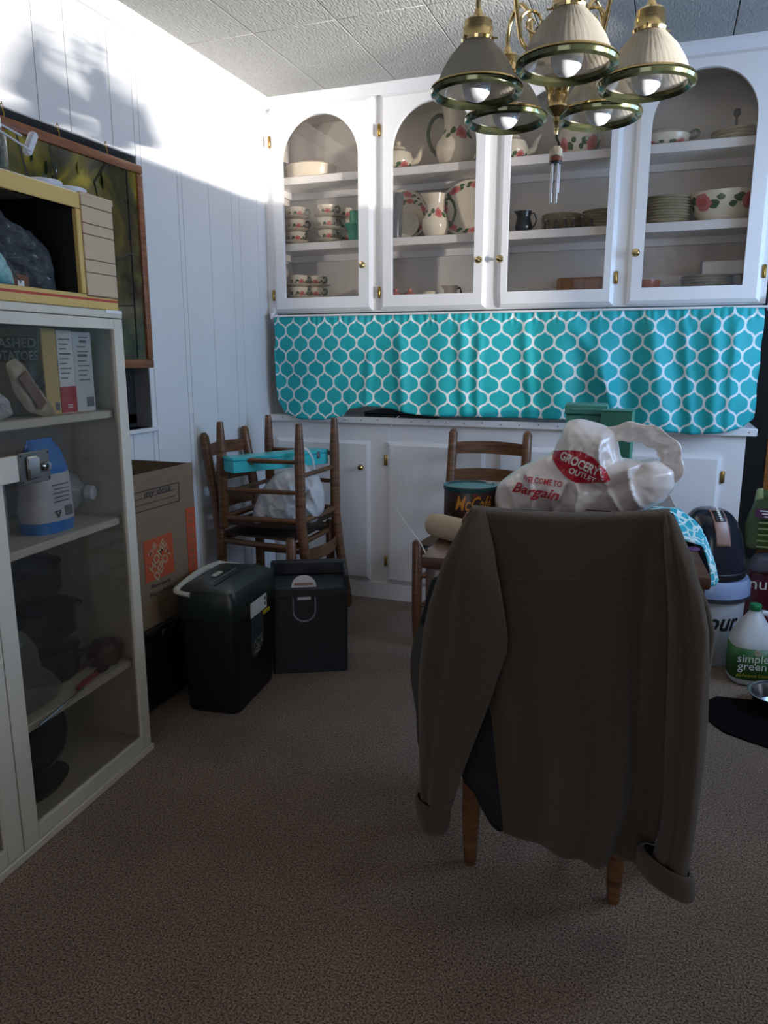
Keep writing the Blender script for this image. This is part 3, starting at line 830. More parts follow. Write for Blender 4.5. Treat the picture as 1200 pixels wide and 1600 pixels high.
# low pieces on the cabinet floor, second section
lid_spots = [(618, 0.05, 'first'), (640, 0.046, 'second')]
for px, r, w in lid_spots:
    t = thing('sugar_bowl', 'small rose sugar bowl with red knob on the cabinet floor, %s from the left' % w, 'sugar bowl', (at(px, 455, 3.52).x, 3.52, SH0), group='sugar bowls on the cabinet floor')
    MB().lathe([(0, 0), (r * 0.6, 0), (r, 0.03), (r * 0.9, 0.06), (0, 0.06)], 24).obj('bowl', ROSE_CUP, t)
    MB().lathe([(r * 0.9, 0.06), (r * 0.6, 0.075), (0.008, 0.082), (0.01, 0.094), (0, 0.097)], 24).obj('lid', mat('rose_pink_glaze', '#c98480', rough=0.25), t)
pitcher('little cream jug with dark handle on the cabinet floor, second door', 672, 3.52, SH0, 0.078, CREAM, R(5), CAST, body=0.45, neck=0.8, name='cream_jug')
pitcher('taller little cream jug on the cabinet floor, second door', 707, 3.51, SH0, 0.10, CREAM, R(5), CAST, body=0.36, neck=0.8, name='cream_jug')
# third section
lathe_thing('rose_tureen', 'round rose tureen bowl on the top shelf, third door', 'bowl', [(0, 0), (0.06, 0), (0.085, 0.03), (0.092, 0.07), (0.086, 0.10), (0.08, 0.098), (0.084, 0.06), (0, 0.02)], ROSE_BOWL, (at(905, 225, 3.54).x, 3.54, SH2))
def plate_stack(px, Y, z, r, n, where, group, kind='plate'):
    x = at(px, 350, Y).x
    for i in range(n):
        o = link('dinner_plate', plate_mesh(r, 'plate'), None, None, (x + random.uniform(-0.002, 0.002), Y, z + 0.0115 * i + 0.0003), (0, 0, random.uniform(0, 6)))
        nm = 'topmost plate' if i == n - 1 else ('bottom plate' if i == 0 else '%s plate' % ['', 'second', 'third', 'fourth', 'fifth', 'sixth', 'seventh', 'eighth', 'ninth', 'tenth'][i])
        tag(o, 'rose-edged %s in %s' % (nm, where), 'plate', group)
plate_stack(877, 3.58, SH1, 0.088, 6, 'the stack behind the shakers', 'plates stacked behind the shakers')
plate_stack(940, 3.545, SH1, 0.085, 6, 'the stack right of the shakers', 'plates stacked right of the shakers')
PEPPER = mat('dark_wood_shaker', '#3a2c24', rough=0.35, var=0.15)
ordn = ['first', 'second', 'third', 'fourth', 'fifth', 'sixth']
for k, px in enumerate((854, 868, 882, 896, 910, 923)):
    t = thing('shaker', '%s dark shaker from the left, front row on the middle shelf' % ordn[k], 'shaker', (at(px, 350, 3.472).x, 3.472, SH1), group='row of dark shakers')
    MB().lathe([(0, 0), (0.011, 0), (0.012, 0.006), (0.008, 0.02), (0.010, 0.028), (0.006, 0.036)], 14).obj('body', PEPPER, t)
    MB().lathe([(0.0062, 0.0361), (0.008, 0.040), (0.004, 0.046), (0, 0.047)], 14).obj('cap', CHROME, t)
plate_stack(816, 3.55, SH0, 0.082, 5, 'the low cabinet-floor stack, third door', 'low plate stack on the cabinet floor')
lathe_thing('glass_dish', 'small cut-glass dish on the cabinet floor, third door', 'dish', [(0, 0), (0.03, 0), (0.04, 0.025), (0.052, 0.062), (0.049, 0.062), (0.035, 0.02), (0, 0.01)], pane_mat('cut_glass', '#e8eef4', gloss=0.6, rough=0.05, haze=0.25, hazecol='#cdd6e0'), (at(848, 440, 3.49).x, 3.49, SH0), seg=20)
REFL_ORANGE = wood('reflection_orange', '#8a5530', '#a9703f', stretch=(20, 3, 3))  # orange reflection in the door glass, made as a solid board
o = tag(MB().b2(-0.10, 0.10, 0, 0.012, 0, 0.13, bev=0.004).obj('reflection_board', REFL_ORANGE, None, (at(905, 440, 3.60).x, 3.60, SH0 + 0.001), (R(-9), 0, 0)), 'added orange board standing in for a reflection in the glass, third door', 'tray')
# fourth section
t = thing('oval_casserole', 'oval rose casserole with leafy handle on the top shelf, rightmost door', 'dish', (at(1040, 205, 3.53).x, 3.53, SH2))
MB().lathe([(0, 0), (0.06, 0), (0.08, 0.02), (0.085, 0.045), (0.06, 0.066), (0.02, 0.073), (0, 0.074)], 32, sq=(1.15, 0.85)).obj('body', ROSE_BOWL, t)
MB().tube(smooth_path([(0.09, 0, 0.045), (0.115, 0, 0.06), (0.13, 0, 0.05), (0.12, 0, 0.035), (0.09, 0, 0.03)], 4), 0.006, 8).obj('handle', GREENH, t)
plate_stack(1140, 3.54, SH2, 0.10, 3, 'the short top-shelf stack, rightmost door', 'short plate stack on the top shelf')
plate_stack(1038, 3.545, SH1, 0.10, 9, 'the tall middle-shelf stack, rightmost door', 'tall plate stack on the middle shelf')
lathe_thing('oval_bowl', 'large oval rose serving bowl on the middle shelf, rightmost door', 'bowl', [(0, 0), (0.07, 0), (0.10, 0.03), (0.118, 0.09), (0.122, 0.115), (0.116, 0.115), (0.10, 0.06), (0, 0.02)], rose_mat('rose_china_serving', n=4, v0=0.42, ru=0.2, rv=0.09, rim=None), (at(1132, 320, 3.54).x, 3.54, SH1), sq=(1.12, 0.8))
plate_stack(1112, 3.55, SH0, 0.105, 9, 'the cabinet-floor stack, rightmost door', 'plate stack on the cabinet floor')
t = thing('foil_box', 'long white carton with grey end lying on the stacked plates', 'box', (at(1135, 390, 3.545).x, 3.545, SH0 + 0.1105), (0, 0, R(-8)))
MB().b2(-0.085, 0.10, -0.028, 0.028, 0, 0.055, bev=0.002).obj('carton', PAPERW, t)
MB().b2(-0.093, -0.0852, -0.029, 0.029, -0.0, 0.056, bev=0.001).obj('end_flap', mat('grey_card', '#777c84', rough=0.6), t)
lathe_thing('orange_bowl', 'deep burnt-orange bowl on the cabinet floor, rightmost door', 'bowl', [(0, 0), (0.035, 0), (0.055, 0.04), (0.062, 0.095), (0.059, 0.095), (0.05, 0.04), (0, 0.01)], mat('orange_glaze', '#a2502a', rough=0.3, var=0.1), (at(1010, 420, 3.52).x, 3.52, SH0))
t = thing('candlestick', 'slim dark candlestick behind the plates on the top shelf, rightmost door', 'candlestick', (at(1152, 180, 3.62).x, 3.635, SH2))
MB().lathe([(0, 0), (0.022, 0), (0.02, 0.006), (0.005, 0.015), (0.005, 0.12), (0.014, 0.13), (0.012, 0.15), (0, 0.15)], 16).obj('stick', PEPPER, t)

# ================================================================== chandelier
CHX, CHY = -0.272, 1.862
ch = thing('chandelier', 'brass five-arm chandelier with ribbed glass shades hanging over the table', 'chandelier', (CHX, CHY, 0))
MB().lathe([(0, 1.700), (0.004, 1.701), (0.006, 1.712), (0.004, 1.72), (0.009, 1.728), (0.007, 1.738), (0.018, 1.748), (0.026, 1.756), (0.022, 1.762), (0.025, 1.79), (0.034, 1.812), (0.036, 1.82), (0.026, 1.824), (0.012, 1.83), (0.012, 1.86), (0.03, 1.872), (0.038, 1.89), (0.03, 1.91), (0.014, 1.92), (0.011, 1.97), (0.02, 1.99), (0.011, 2.01), (0.008, 2.05), (0, 2.05)], 32).obj('centre_column', BRASS, ch)
MB().tube([(0, 0, 2.04), (0, 0, 2.36)], 0.006, 10).obj('stem', BRASS, ch)
MB().lathe([(0, 2.34), (0.02, 2.342), (0.055, 2.362), (0.062, ZC), (0, ZC)], 32).obj('ceiling_canopy', BRASS, ch)
def ribbed_mat():
    m, nt, b = base_mat('ribbed_glass')
    N = nt.nodes.new; L = nt.links.new
    out = nt.nodes['Material Output']
    b.inputs['Base Color'].default_value = lin('#cbc8c1'); b.inputs['Roughness'].default_value = 0.08
    tl = N('ShaderNodeBsdfTranslucent'); tl.inputs[0].default_value = lin('#d8d2c8')
    tr = N('ShaderNodeBsdfTransparent'); tr.inputs[0].default_value = lin('#d9d6d0')
    m1 = N('ShaderNodeMixShader'); m1.inputs[0].default_value = 0.45; L(b.outputs[0], m1.inputs[1]); L(tl.outputs[0], m1.inputs[2])
    m2 = N('ShaderNodeMixShader'); m2.inputs[0].default_value = 0.45; L(m1.outputs[0], m2.inputs[1]); L(tr.outputs[0], m2.inputs[2])
    L(m2.outputs[0], out.inputs[0]); return m
RIB = ribbed_mat()
BULB = mat('frosted_bulb', '#d5d6da', rough=0.12, var=0.01)
GREENRIM = mat('greenish_glass_rim', '#5f6448', rough=0.14, metal=0.75, var=0.2, coat=0.3)
proto = {}
RR, RIMZ = 0.19, 1.782
for k in range(5):
    th = math.atan2(-CHY, -CHX) + R(4.5) + R(72) * k
    rot = (0, 0, th)
    if k == 0:
        sh = MB().lathe([(0.094, 0.0), (0.088, 0.012), (0.076, 0.04), (0.060, 0.066), (0.040, 0.088), (0.030, 0.098), (0.028, 0.098), (0.038, 0.0865), (0.058, 0.0645), (0.074, 0.0388), (0.086, 0.012), (0.092, 0.0)], 96, (RR, 0, RIMZ), rib=(1, 5, 0.0046)).obj('shade', RIB, ch, rot=rot, sharp=180)
        rim = MB().lathe([(0.086, 0.004), (0.084, -0.006), (0.092, -0.013), (0.1, -0.009), (0.102, -0.002), (0.0985, 0.003), (0.0985, -0.001), (0.09, 0.002), (0.086, 0.004)], 56, (RR, 0, RIMZ)).obj('shade_rim', GREENRIM, sh)
        MB().lathe([(0.092, 0.007), (0.0925, 0.004), (0.0985, 0.0032), (0.1015, 0.002), (0.1, 0.006), (0.095, 0.0088), (0.092, 0.007)], 56, (RR, 0, RIMZ)).obj('brass_ring', BRASS, sh)
        soc = MB().lathe([(0.026, 0.094), (0.034, 0.095), (0.036, 0.101), (0.033, 0.105), (0.033, 0.122), (0.03, 0.124), (0.03, 0.136), (0.024, 0.142), (0.012, 0.146), (0.007, 0.16), (0, 0.161)], 32, (RR, 0, RIMZ)).obj('socket_cup', BRASS, ch, rot=rot)
        for a in (0.5, 2.6, 4.7):
            MB().tube([(RR + math.cos(a) * 0.034, math.sin(a) * 0.034, RIMZ + 0.1), (RR + math.cos(a) * 0.044, math.sin(a) * 0.044, RIMZ + 0.1)], 0.0022, 6).obj('thumb_screw', BRASS, soc)
        bulb = MB().lathe([(0.012, 0.09), (0.014, 0.07), (0.024, 0.046), (0.032, 0.022), (0.0325, 0.008), (0.028, -0.008), (0.018, -0.019), (0.006, -0.0235), (0, -0.024)], 32, (RR, 0, RIMZ)).obj('bulb', BULB, ch, rot=rot)
        ap = [(0.03, 0, 1.885), (0.06, 0, 1.868), (0.088, 0, 1.885), (0.100, 0, 1.93), (0.112, 0, 1.985), (0.145, 0, 2.018), (0.178, 0, 2.0), (RR, 0, 1.965), (RR, 0, 1.935)]
        arm = MB().tube(smooth_path(ap, 6), 0.0052, 10).obj('arm', BRASS, ch, rot=rot)
        sp = []
        for i in range(26):
            a = i / 25 * 1.6 * 2 * math.pi; rr = 0.031 * (1 - i / 30)
            sp.append((0.066 + rr * math.cos(a - 0.6), 0, 1.905 + 0.018 + rr * math.sin(a - 0.6)))
        scr = MB().tube(sp, [0.0042 * (1 - i / 40) for i in range(26)], 8).obj('scroll', BRASS, arm)
        group0 = [sh, soc, bulb, arm]
    else:
        for o in group0:
            c = copy_tree(o, ch); c.rotation_euler = rot
# small chime hung from the finial
cm = thing('wind_chime', 'tiny wind chime with carved top dangling from the chandelier finial', 'wind chime', (CHX + 0.002, CHY - 0.004, 1.699))
MB().tube(smooth_path([(0, 0, 0), (0.001, 0, -0.008), (0.006, 0, -0.018), (0.004, 0, -0.028)], 3), 0.0028, 6).obj('cord', BLACKP, cm)
b = MB().lathe([(0, -0.022), (0.008, -0.024), (0.014, -0.03), (0.0145, -0.038), (0.013, -0.046), (0, -0.046)], 16)
for v in b.bm.verts: v.co += Vector(noise.noise_vector(v.co * 90)) * 0.0035
b.obj('carved_top', mat('carved_bone', '#cdbfa4', rough=0.6, var=0.2, scale=80, bump=0.4, bscale=150), cm)
MB().lathe([(0, -0.046), (0.0145, -0.046), (0.015, -0.056), (0, -0.056)], 18).obj('wood_disc', mat('reddish_disc', '#7d4630', rough=0.4, var=0.1), cm)
MB().lathe([(0, -0.056), (0.013, -0.056), (0.013, -0.061), (0, -0.061)], 18).obj('black_disc', BLACKP, cm)
for x_, y_, l in ((-0.006, -0.006, 0.135), (0.006, -0.006, 0.146), (0.008, 0.006, 0.122), (-0.008, 0.006, 0.142)):
    MB().tube([(x_, y_, -0.061), (x_ - 0.001, y_, -l)], 0.0026, 8).obj('chime_tube', mat('pale_chime_metal', '#dcd4d2', rough=0.3, metal=0.6), cm)

# ================================================================== ladder-back chairs
CANE = mat('woven_splint_seat', '#3b2718', rough=0.65, var=0.35, scale=50, stretch=(1, 6, 1), bump=0.5, bscale=70, hex2='#5a3d26')
CHM = {}
def make_chair(label, group='rustic ladder-back chairs'):
    t = thing('ladderback_chair', label, 'chair', group=group)
    WB, WF, D, ZS, HB = 0.168, 0.20, 0.18, 0.445, 0.885
    def part(name, key, fn, m=CHAIRW):
        if key not in CHM:
            o = fn().obj(name, m); CHM[key] = o.data; bpy.data.objects.remove(o)
        return link(name, CHM[key], None, t)
    for s in (-1, 1):
        part('back_post', ('bp', s), lambda: MB().tube([(s * WB, D, 0), (s * WB, D, 0.012), (s * WB, D, 0.13), (s * WB, D, 0.42), (s * WB, D + 0.02, 0.60), (s * WB, D + 0.052, 0.80), (s * WB, D + 0.062, 0.868), (s * WB, D + 0.064, HB)], [0.013, 0.015, 0.0215, 0.0225, 0.022, 0.021, 0.020, 0.010], 14))
        part('front_leg', ('fl', s), lambda: MB().tube([(s * WF, -D, 0), (s * WF, -D, 0.012), (s * WF, -D, 0.13), (s * WF, -D, 0.45), (s * WF, -D, 0.46)], [0.013, 0.015, 0.0215, 0.0215, 0.014], 14))
        for z in (0.16, 0.29):
            part('side_rung', ('sr', s, z), lambda: MB().tube([(s * WF, -D, z), (s * (WF + WB) / 2, 0, z), (s * WB, D, z)], [0.009, 0.0115, 0.009], 10))
        part('seat_rail', ('sl', s), lambda: MB().tube([(s * WF, -D, ZS - 0.03), (s * WB, D, ZS - 0.03)], 0.013, 10))
    for z in (0.18, 0.31):
        part('front_rung', ('fr', z), lambda: MB().tube([(-WF, -D, z), (0, -D, z), (WF, -D, z)], [0.009, 0.012, 0.009], 10))
    part('back_rung', 'br', lambda: MB().tube([(-WB, D, 0.22), (WB, D, 0.22)], 0.0105, 10))
    part('seat_rail', 'slf', lambda: MB().tube([(-WF, -D, ZS - 0.03), (WF, -D, ZS - 0.03)], 0.013, 10))
    part('seat_rail', 'slb', lambda: MB().tube([(-WB, D, ZS - 0.03), (WB, D, ZS - 0.03)], 0.013, 10))
    def slat(z, h, dy):
        def fn(u, v):
            x = -WB + 2 * WB * u
            arch_ = 0.008 * math.sin(math.pi * u)
            return (x, D + dy + 0.028 * math.sin(math.pi * u), z + (v - 0.5) * h + arch_ * (1 if v > 0.5 else 0.4))
        b = MB().sheet(fn, 14, 2)
        bmesh.ops.solidify(b.bm, geom=b.bm.faces[:], thickness=0.009)
        return b
    for z, dy in ((0.56, 0.012), (0.68, 0.03), (0.80, 0.05)):
        part('slat', ('slat', z), lambda: slat(z, 0.052, dy))
    def seat():
        def fn(u, v):
            w = WF + (WB - WF) * v
            x = (u * 2 - 1) * (w + 0.006); y = -D - 0.012 + (2 * D + 0.024) * v
            sag = 0.012 * math.sin(math.pi * u) * math.sin(math.pi * v)
            wv = 0.0015 * math.sin(u * 80) * math.sin(v * 80)
            return (x, y, ZS - sag + wv)
        b = MB().sheet(fn, 40, 40)
        bmesh.ops.solidify(b.bm, geom=b.bm.faces[:], thickness=0.03)
        return b
    part('seat', 'seat', seat, CANE)
    return t
c_far = make_chair('dark wooden ladder-back chair standing against the base cabinet behind the table')
c_far.location = (-0.716, 3.055, 0); c_far.rotation_euler = (0, 0, 0)
c_sw = make_chair('wooden ladder-back chair under the olive cardigan at the near end of the table')
c_sw.location = (-0.187, 1.755, 0); c_sw.rotation_euler = (0, 0, R(180 - 2.5))
c_lo = make_chair('upright wooden ladder-back chair beneath another chair by the left wall')
c_lo.location = (-1.605, 2.925, 0); c_lo.rotation_euler = (0, 0, R(90))
c_up = make_chair('upside-down wooden ladder-back chair stacked legs up by the left wall')
c_up.location = (-1.575, 2.945, 0.935); c_up.rotation_euler = (R(180), 0, R(90 - 1.5))

# ================================================================== glass-front hutch at the left
HB_ = Vector((-1.43, 1.766, 0)); HROT = R(4.4)
HX = Vector((math.cos(HROT), math.sin(HROT), 0)); HYV = Vector((-math.sin(HROT), math.cos(HROT), 0))
def hw(x, y, z):                      # hutch-local to world: x out of the front, y along it (0 = far end), z up
    return HB_ + HX * x + HYV * y + Vector((0, 0, z))
def hthing(name, label, cat, x, y, z, rz=0.0, group=None):
    return thing(name, label, cat, hw(x, y, z), (0, 0, HROT + rz), group)
HPAINT = mat('old_cream_paint', '#cfc8b9', rough=0.5, var=0.06, scale=5, bump=0.06, bscale=60)
HIN = mat('hutch_inner_paint', '#c9c4bc', rough=0.6, var=0.06)
HD = 0.40; HH = 1.330; HLEN = 1.10
hu = thing('hutch', 'old cream painted hutch with tall glass doors standing by the left wall', 'cabinet', HB_, (0, 0, HROT))
MB().b2(-HD, -0.022, -0.018, 0.0, 0.02, HH).obj('side_panel', HPAINT, hu, smooth=False)
MB().b2(-HD, -0.022, -HLEN, -HLEN + 0.018, 0.02, HH).obj('side_panel', HPAINT, hu, smooth=False)
MB().b2(-HD, -HD + 0.01, -HLEN + 0.018, -0.018, 0.02, HH).obj('back_panel', HIN, hu, smooth=False)
MB().b2(-HD, 0.0, -HLEN, 0.0, HH - 0.02, HH, bev=0.002).obj('top_board', HPAINT, hu)
MB().b2(-HD, -0.022, -HLEN + 0.018, -0.018, 0.02, 0.05).obj('bottom_board', HPAINT, hu, smooth=False)
MB().b2(-HD, 0.006, -HLEN, 0.004, 0.0, 0.02, bev=0.002).obj('base_strip', HPAINT, hu)
HZ = (0.31, 0.752, 1.060)
for z in HZ:
    MB().b2(-HD + 0.01, -0.028, -HLEN + 0.018, -0.018, z - 0.022, z, bev=0.003).obj('shelf', HPAINT, hu)
def hdoor(y0, y1, lsw, rsw):
    b = MB()
    b.b2(-0.02, 0, y0, y0 + lsw, 0.022, HH - 0.022, bev=0.002).b2(-0.02, 0, y1 - rsw, y1, 0.022, HH - 0.022, bev=0.002)
    b.b2(-0.02, 0, y0 + lsw, y1 - rsw, HH - 0.05, HH - 0.022, bev=0.001).b2(-0.02, 0, y0 + lsw, y1 - rsw, 0.022, 0.062, bev=0.001)
    d = b.obj('door', HPAINT, hu)
    MB().b2(-0.0125, -0.0095, y0 + lsw - 0.005, y1 - rsw + 0.005, 0.055, HH - 0.045).obj('glass_pane', pane_mat('hutch_glass', '#f2f0ec', gloss=-0.03, haze=0.05, hazecol='#8a8a8a'), d, smooth=False)
    return d
d1 = hdoor(-0.548, -0.002, 0.052, 0.040)
d2 = hdoor(-1.098, -0.550, 0.045, 0.052)
# latch: a block on the door stile with a metal pull plate
MB().b2(0.0, 0.016, -0.525, -0.43, 0.925, 0.985, bev=0.002).obj('latch_block', HPAINT, d1)
MB().b2(0.0165, 0.020, -0.462, -0.362, 0.915, 0.99, bev=0.0015).obj('latch_plate', mat('worn_plate', '#8e8b86', rough=0.3, metal=0.9, var=0.12), d1)
MB().b2(0.0205, 0.028, -0.443, -0.402, 0.925, 0.980, bev=0.004).obj('latch_pull', CHROME, d1)
MB().lathe([(0, 0), (0.012, 0), (0.013, 0.006), (0.010, 0.012), (0, 0.013)], 16).obj('latch_button', CHROME, d1, (0.0205, -0.382, 0.952), (0, R(90), 0))
for dy in (-0.456, -0.368):
    for z in (0.922, 0.983):
        MB().lathe([(0, 0), (0.003, 0), (0.002, 0.0015), (0, 0.0015)], 8).obj('screw', BLACKP, d1, (0.02, dy, z), (0, R(90), 0))
MB().b2(0.0, 0.003, -0.075, -0.006, HH - 0.008, HH + 0.0005).obj('chipped_strip', PAPERW, hu, smooth=False)

INK = mat('dark_ink', '#2a2a2e', rough=0.7, var=0.05)
GREYINK = mat('grey_ink', '#6d6d74', rough=0.7, var=0.05)
REDINK = mat('red_print', '#b32b38', rough=0.5, var=0.05)
WHITEINK = mat('white_print', '#dcdad4', rough=0.6, var=0.03)
def hletter(s, m, parent, x, y, z, size, width=None, face='x', **kw):
    if face == 'x': return lettering(s, m, parent, (x, y, z), (0, 1, 0), (0, 0, 1), size, width=width, **kw)
    return lettering(s, m, parent, (x, y, z), (1, 0, 0), (0, 0, 1), size, width=width, **kw)

z1 = HZ[2] + 0.0005
POT = mat('potato_box_brown', '#b09678', rough=0.6, var=0.2, scale=12)
YEL = mat('box_yellow', '#d2b678', rough=0.6, var=0.05)
t = hthing('potato_box', 'brown and yellow carton of mashed potatoes on the top hutch shelf', 'box', -0.06, -0.205, z1)
MB().b2(-0.21, 0, -0.052, 0, 0, 0.218, bev=0.001).obj('carton', YEL, t)
MB().b2(-0.208, -0.001, -0.0535, -0.0524, 0.002, 0.216).obj('front_print', POT, t, smooth=False)
DK = mat('title_plate', '#5e4f42', rough=0.6)
MB().b2(-0.20, -0.012, -0.0542, -0.0537, 0.132, 0.196).obj('title_plate', DK, t, smooth=False)
hletter('MASHED', WHITEINK, t, -0.088, -0.0546, 0.18, 0.034, 0.145, face='y', bold=0.02)
hletter('POTATOES', WHITEINK, t, -0.088, -0.0546, 0.148, 0.034, 0.15, face='y', bold=0.02)
MB().b2(-0.0005, 0.0006, -0.022, -0.006, 0.01, 0.03).obj('barcode', GREYINK, t, smooth=False)
t = hthing('cereal_box', 'white box with a red lower band on the top hutch shelf', 'box', -0.062, -0.14, z1)
MB().b2(-0.19, 0, -0.062, 0, 0, 0.214, bev=0.001).obj('carton', PAPERW, t)
MB().b2(-0.0002, 0.0008, -0.0618, -0.0002, 0.002, 0.070).obj('red_band', REDINK, t, smooth=False)
MB().b2(-0.19, 0.0004, -0.0632, -0.0622, 0.002, 0.212).obj('red_side', mat('maroon_print', '#6b1f2c', rough=0.5), t, smooth=False)
for k in range(9): MB().b2(0.0, 0.0008, -0.054, -0.012 - 0.008 * (k % 3), 0.19 - k * 0.0125, 0.193 - k * 0.0125).obj('text_line', GREYINK if k != 3 else INK, t, smooth=False)
for k in range(2): MB().b2(0.0009, 0.0014, -0.038, -0.018, 0.014 + 0.006 * k, 0.017 + 0.006 * k).obj('text_line', WHITEINK, t, smooth=False)
t = hthing('cracker_box', 'plain white box with a barcode at right of the top hutch shelf', 'box', -0.064, -0.06, z1)
MB().b2(-0.19, 0, -0.077, 0, 0, 0.212, bev=0.001).obj('carton', mat('white_box_card', '#d3d5da', rough=0.6, var=0.03), t)
for k in range(10): MB().b2(0.0, 0.0008, -0.06 + (0 if k > 1 else 0.01), -0.016 - 0.006 * (k % 3), 0.196 - k * 0.0125, 0.199 - k * 0.0125 + (0.004 if k in (1, 4) else 0)).obj('text_line', GREYINK, t, smooth=False)
for k in range(7): MB().b2(0.0, 0.0008, -0.036 + k * 0.0045, -0.0338 + k * 0.0045, 0.012, 0.038).obj('barcode_bar', INK, t, smooth=False)
# snack bag leaning on the potato box, white bag at the left
def hpillow(name, label, cat, pts, xoff, thick, m, crumple=0.006, freq=20, seed=1.0, back=0.8, n=60, **kw):
    """pts are (y, z) in hutch coordinates, bag bulges along x"""
    b = MB().pillow([(p[0], p[1]) for p in pts], 0.0, thick, crumple=crumple, freq=freq, seed=seed, back=back, n=n, **kw)
    for v in b.bm.verts: v.co = Vector((-v.co.y + xoff, v.co.x, v.co.z))
    return b
t = hthing('snack_bag', 'tan and brown snack bag slumped in front of the potato box', 'bag', 0, 0, z1)
SUPM = mat('snack_tan', '#b6a48c', rough=0.35, var=0.12, scale=14)
hpillow('bag', '', '', [(-0.395, 0.13), (-0.36, 0.145), (-0.32, 0.10), (-0.265, 0.035), (-0.235, 0.0), (-0.285, 0.0), (-0.335, 0.015), (-0.375, 0.06)], -0.052, 0.016, SUPM).obj('pouch', SUPM, t)
MB().box((-0.0325, -0.335, 0.066), (0.002, 0.030, 0.10), rot=Matrix.Rotation(R(38), 3, 'X')).obj('brown_stripe', mat('snack_brown', '#7a4c3c', rough=0.5), t, smooth=False)
lettering('SUP', INK, t, (-0.031, -0.318, 0.088), (0, 0.62, -0.78), (0, 0.78, 0.62), 0.034, bold=0.015)
t = hthing('white_grocery_bag', 'crumpled white plastic bag at the left end of the top hutch shelf', 'bag', 0, 0, z1)
hpillow('bag', '', '', [(-0.485, 0.12), (-0.45, 0.12), (-0.425, 0.075), (-0.395, 0.04), (-0.385, 0.012), (-0.41, 0.0), (-0.455, 0.0), (-0.49, 0.0), (-0.50, 0.06)], -0.062, 0.03, MILKY, crumple=0.016, freq=34).obj('film', MILKY, t)
# second shelf
z2 = HZ[1] + 0.0005
t = hthing('sugar_bag', 'blue and white paper bag of sugar on the second hutch shelf', 'bag', 0, 0, z2)
BLUEB = mat('sugar_blue', '#2f7fd0', rough=0.4, var=0.12, scale=10, bump=0.1, bscale=30)
WB_ = mat('sugar_white', '#c9c8cf', rough=0.45, var=0.05, bump=0.1, bscale=30)
def sugar_fn(z0, z1_, zz):
    rings = []
    for k in range(zz + 1):
        q = k / zz; z = z0 + (z1_ - z0) * q
        q_ = max(0.0, (z - 0.13) / 0.115)
        w = 0.074 * (1 + 0.04 * math.sin(z * 30)) * (1 - 0.42 * q_ ** 1.8)
        dp = 0.052 * max(0.10, (1 - q_ ** 1.7))
        rings.append([(-0.115 + dp * math.copysign(abs(math.cos(a)) ** 0.8, math.cos(a)) + (0.003 + 0.07 * max(0, z - 0.14)) * noise.noise(Vector((math.cos(a) * 2.2, math.sin(a) * 2.2, z * 22))), -0.232 + w * math.copysign(abs(math.sin(a)) ** 0.8, math.sin(a)) + (0.003 + 0.09 * max(0, z - 0.14)) * noise.noise(Vector((math.cos(a) * 2.2, math.sin(a) * 2.2, z * 22 + 9))), z) for a in [2 * math.pi * j / 36 for j in range(36)]])
    return rings
MB().rings(sugar_fn(0.0, 0.03, 3)).obj('blue_base', BLUEB, t)
MB().rings(sugar_fn(0.03, 0.155, 8), cap=False).obj('white_middle', WB_, t)
MB().rings(sugar_fn(0.155, 0.245, 16)).obj('blue_top', BLUEB, t)
for k in range(5): MB().b2(-0.0625, -0.0605, -0.262 + 0.006 * (k % 2), -0.205, 0.125 - 0.011 * k, 0.128 - 0.011 * k).obj('text_line', GREYINK, t, smooth=False)
MB().b2(-0.0645, -0.0612, -0.222, -0.195, 0.04, 0.066).obj('barcode', GREYINK, t, smooth=False)
MB().lathe([(0.008, 0), (0.013, 0), (0.013, 0.001), (0.008, 0.001)], 3).obj('recycling_mark', INK, t, (-0.0615, -0.25, 0.052), (0, R(90), 0))
t = hthing('plastic_jug', 'clear plastic jug lying on its side with a white cap, second hutch shelf', 'jug', -0.21, -0.092, z2 + 0.074, 0)
JUG = film_mat('clear_jug_plastic', '#cdd2d8', thin=0.4, rough=0.1)
MB().lathe([(0, -0.14), (0.06, -0.14), (0.073, -0.12), (0.0735, -0.06), (0.071, -0.05), (0.0735, -0.04), (0.073, 0.02), (0.05, 0.07), (0.018, 0.095), (0.017, 0.105)], 32).obj('bottle', JUG, t, rot=(R(14), R(90), R(25)))
MB().lathe([(0, 0.125), (0.020, 0.124), (0.021, 0.105), (0, 0.104)], 20).obj('cap', mat('white_cap', '#c4cad4', rough=0.4), t, rot=(R(14), R(90), R(25)))
t = hthing('plastic_bottle', 'clear bottle standing at the left of the second hutch shelf', 'bottle', -0.16, -0.40, z2)
MB().lathe([(0, 0), (0.05, 0), (0.055, 0.01), (0.055, 0.15), (0.03, 0.20), (0.016, 0.22)], 28).obj('bottle', JUG, t)
MB().lathe([(0.017, 0.22), (0.018, 0.24), (0, 0.241)], 16).obj('cap', mat('dark_green_cap', '#274436', rough=0.4), t)
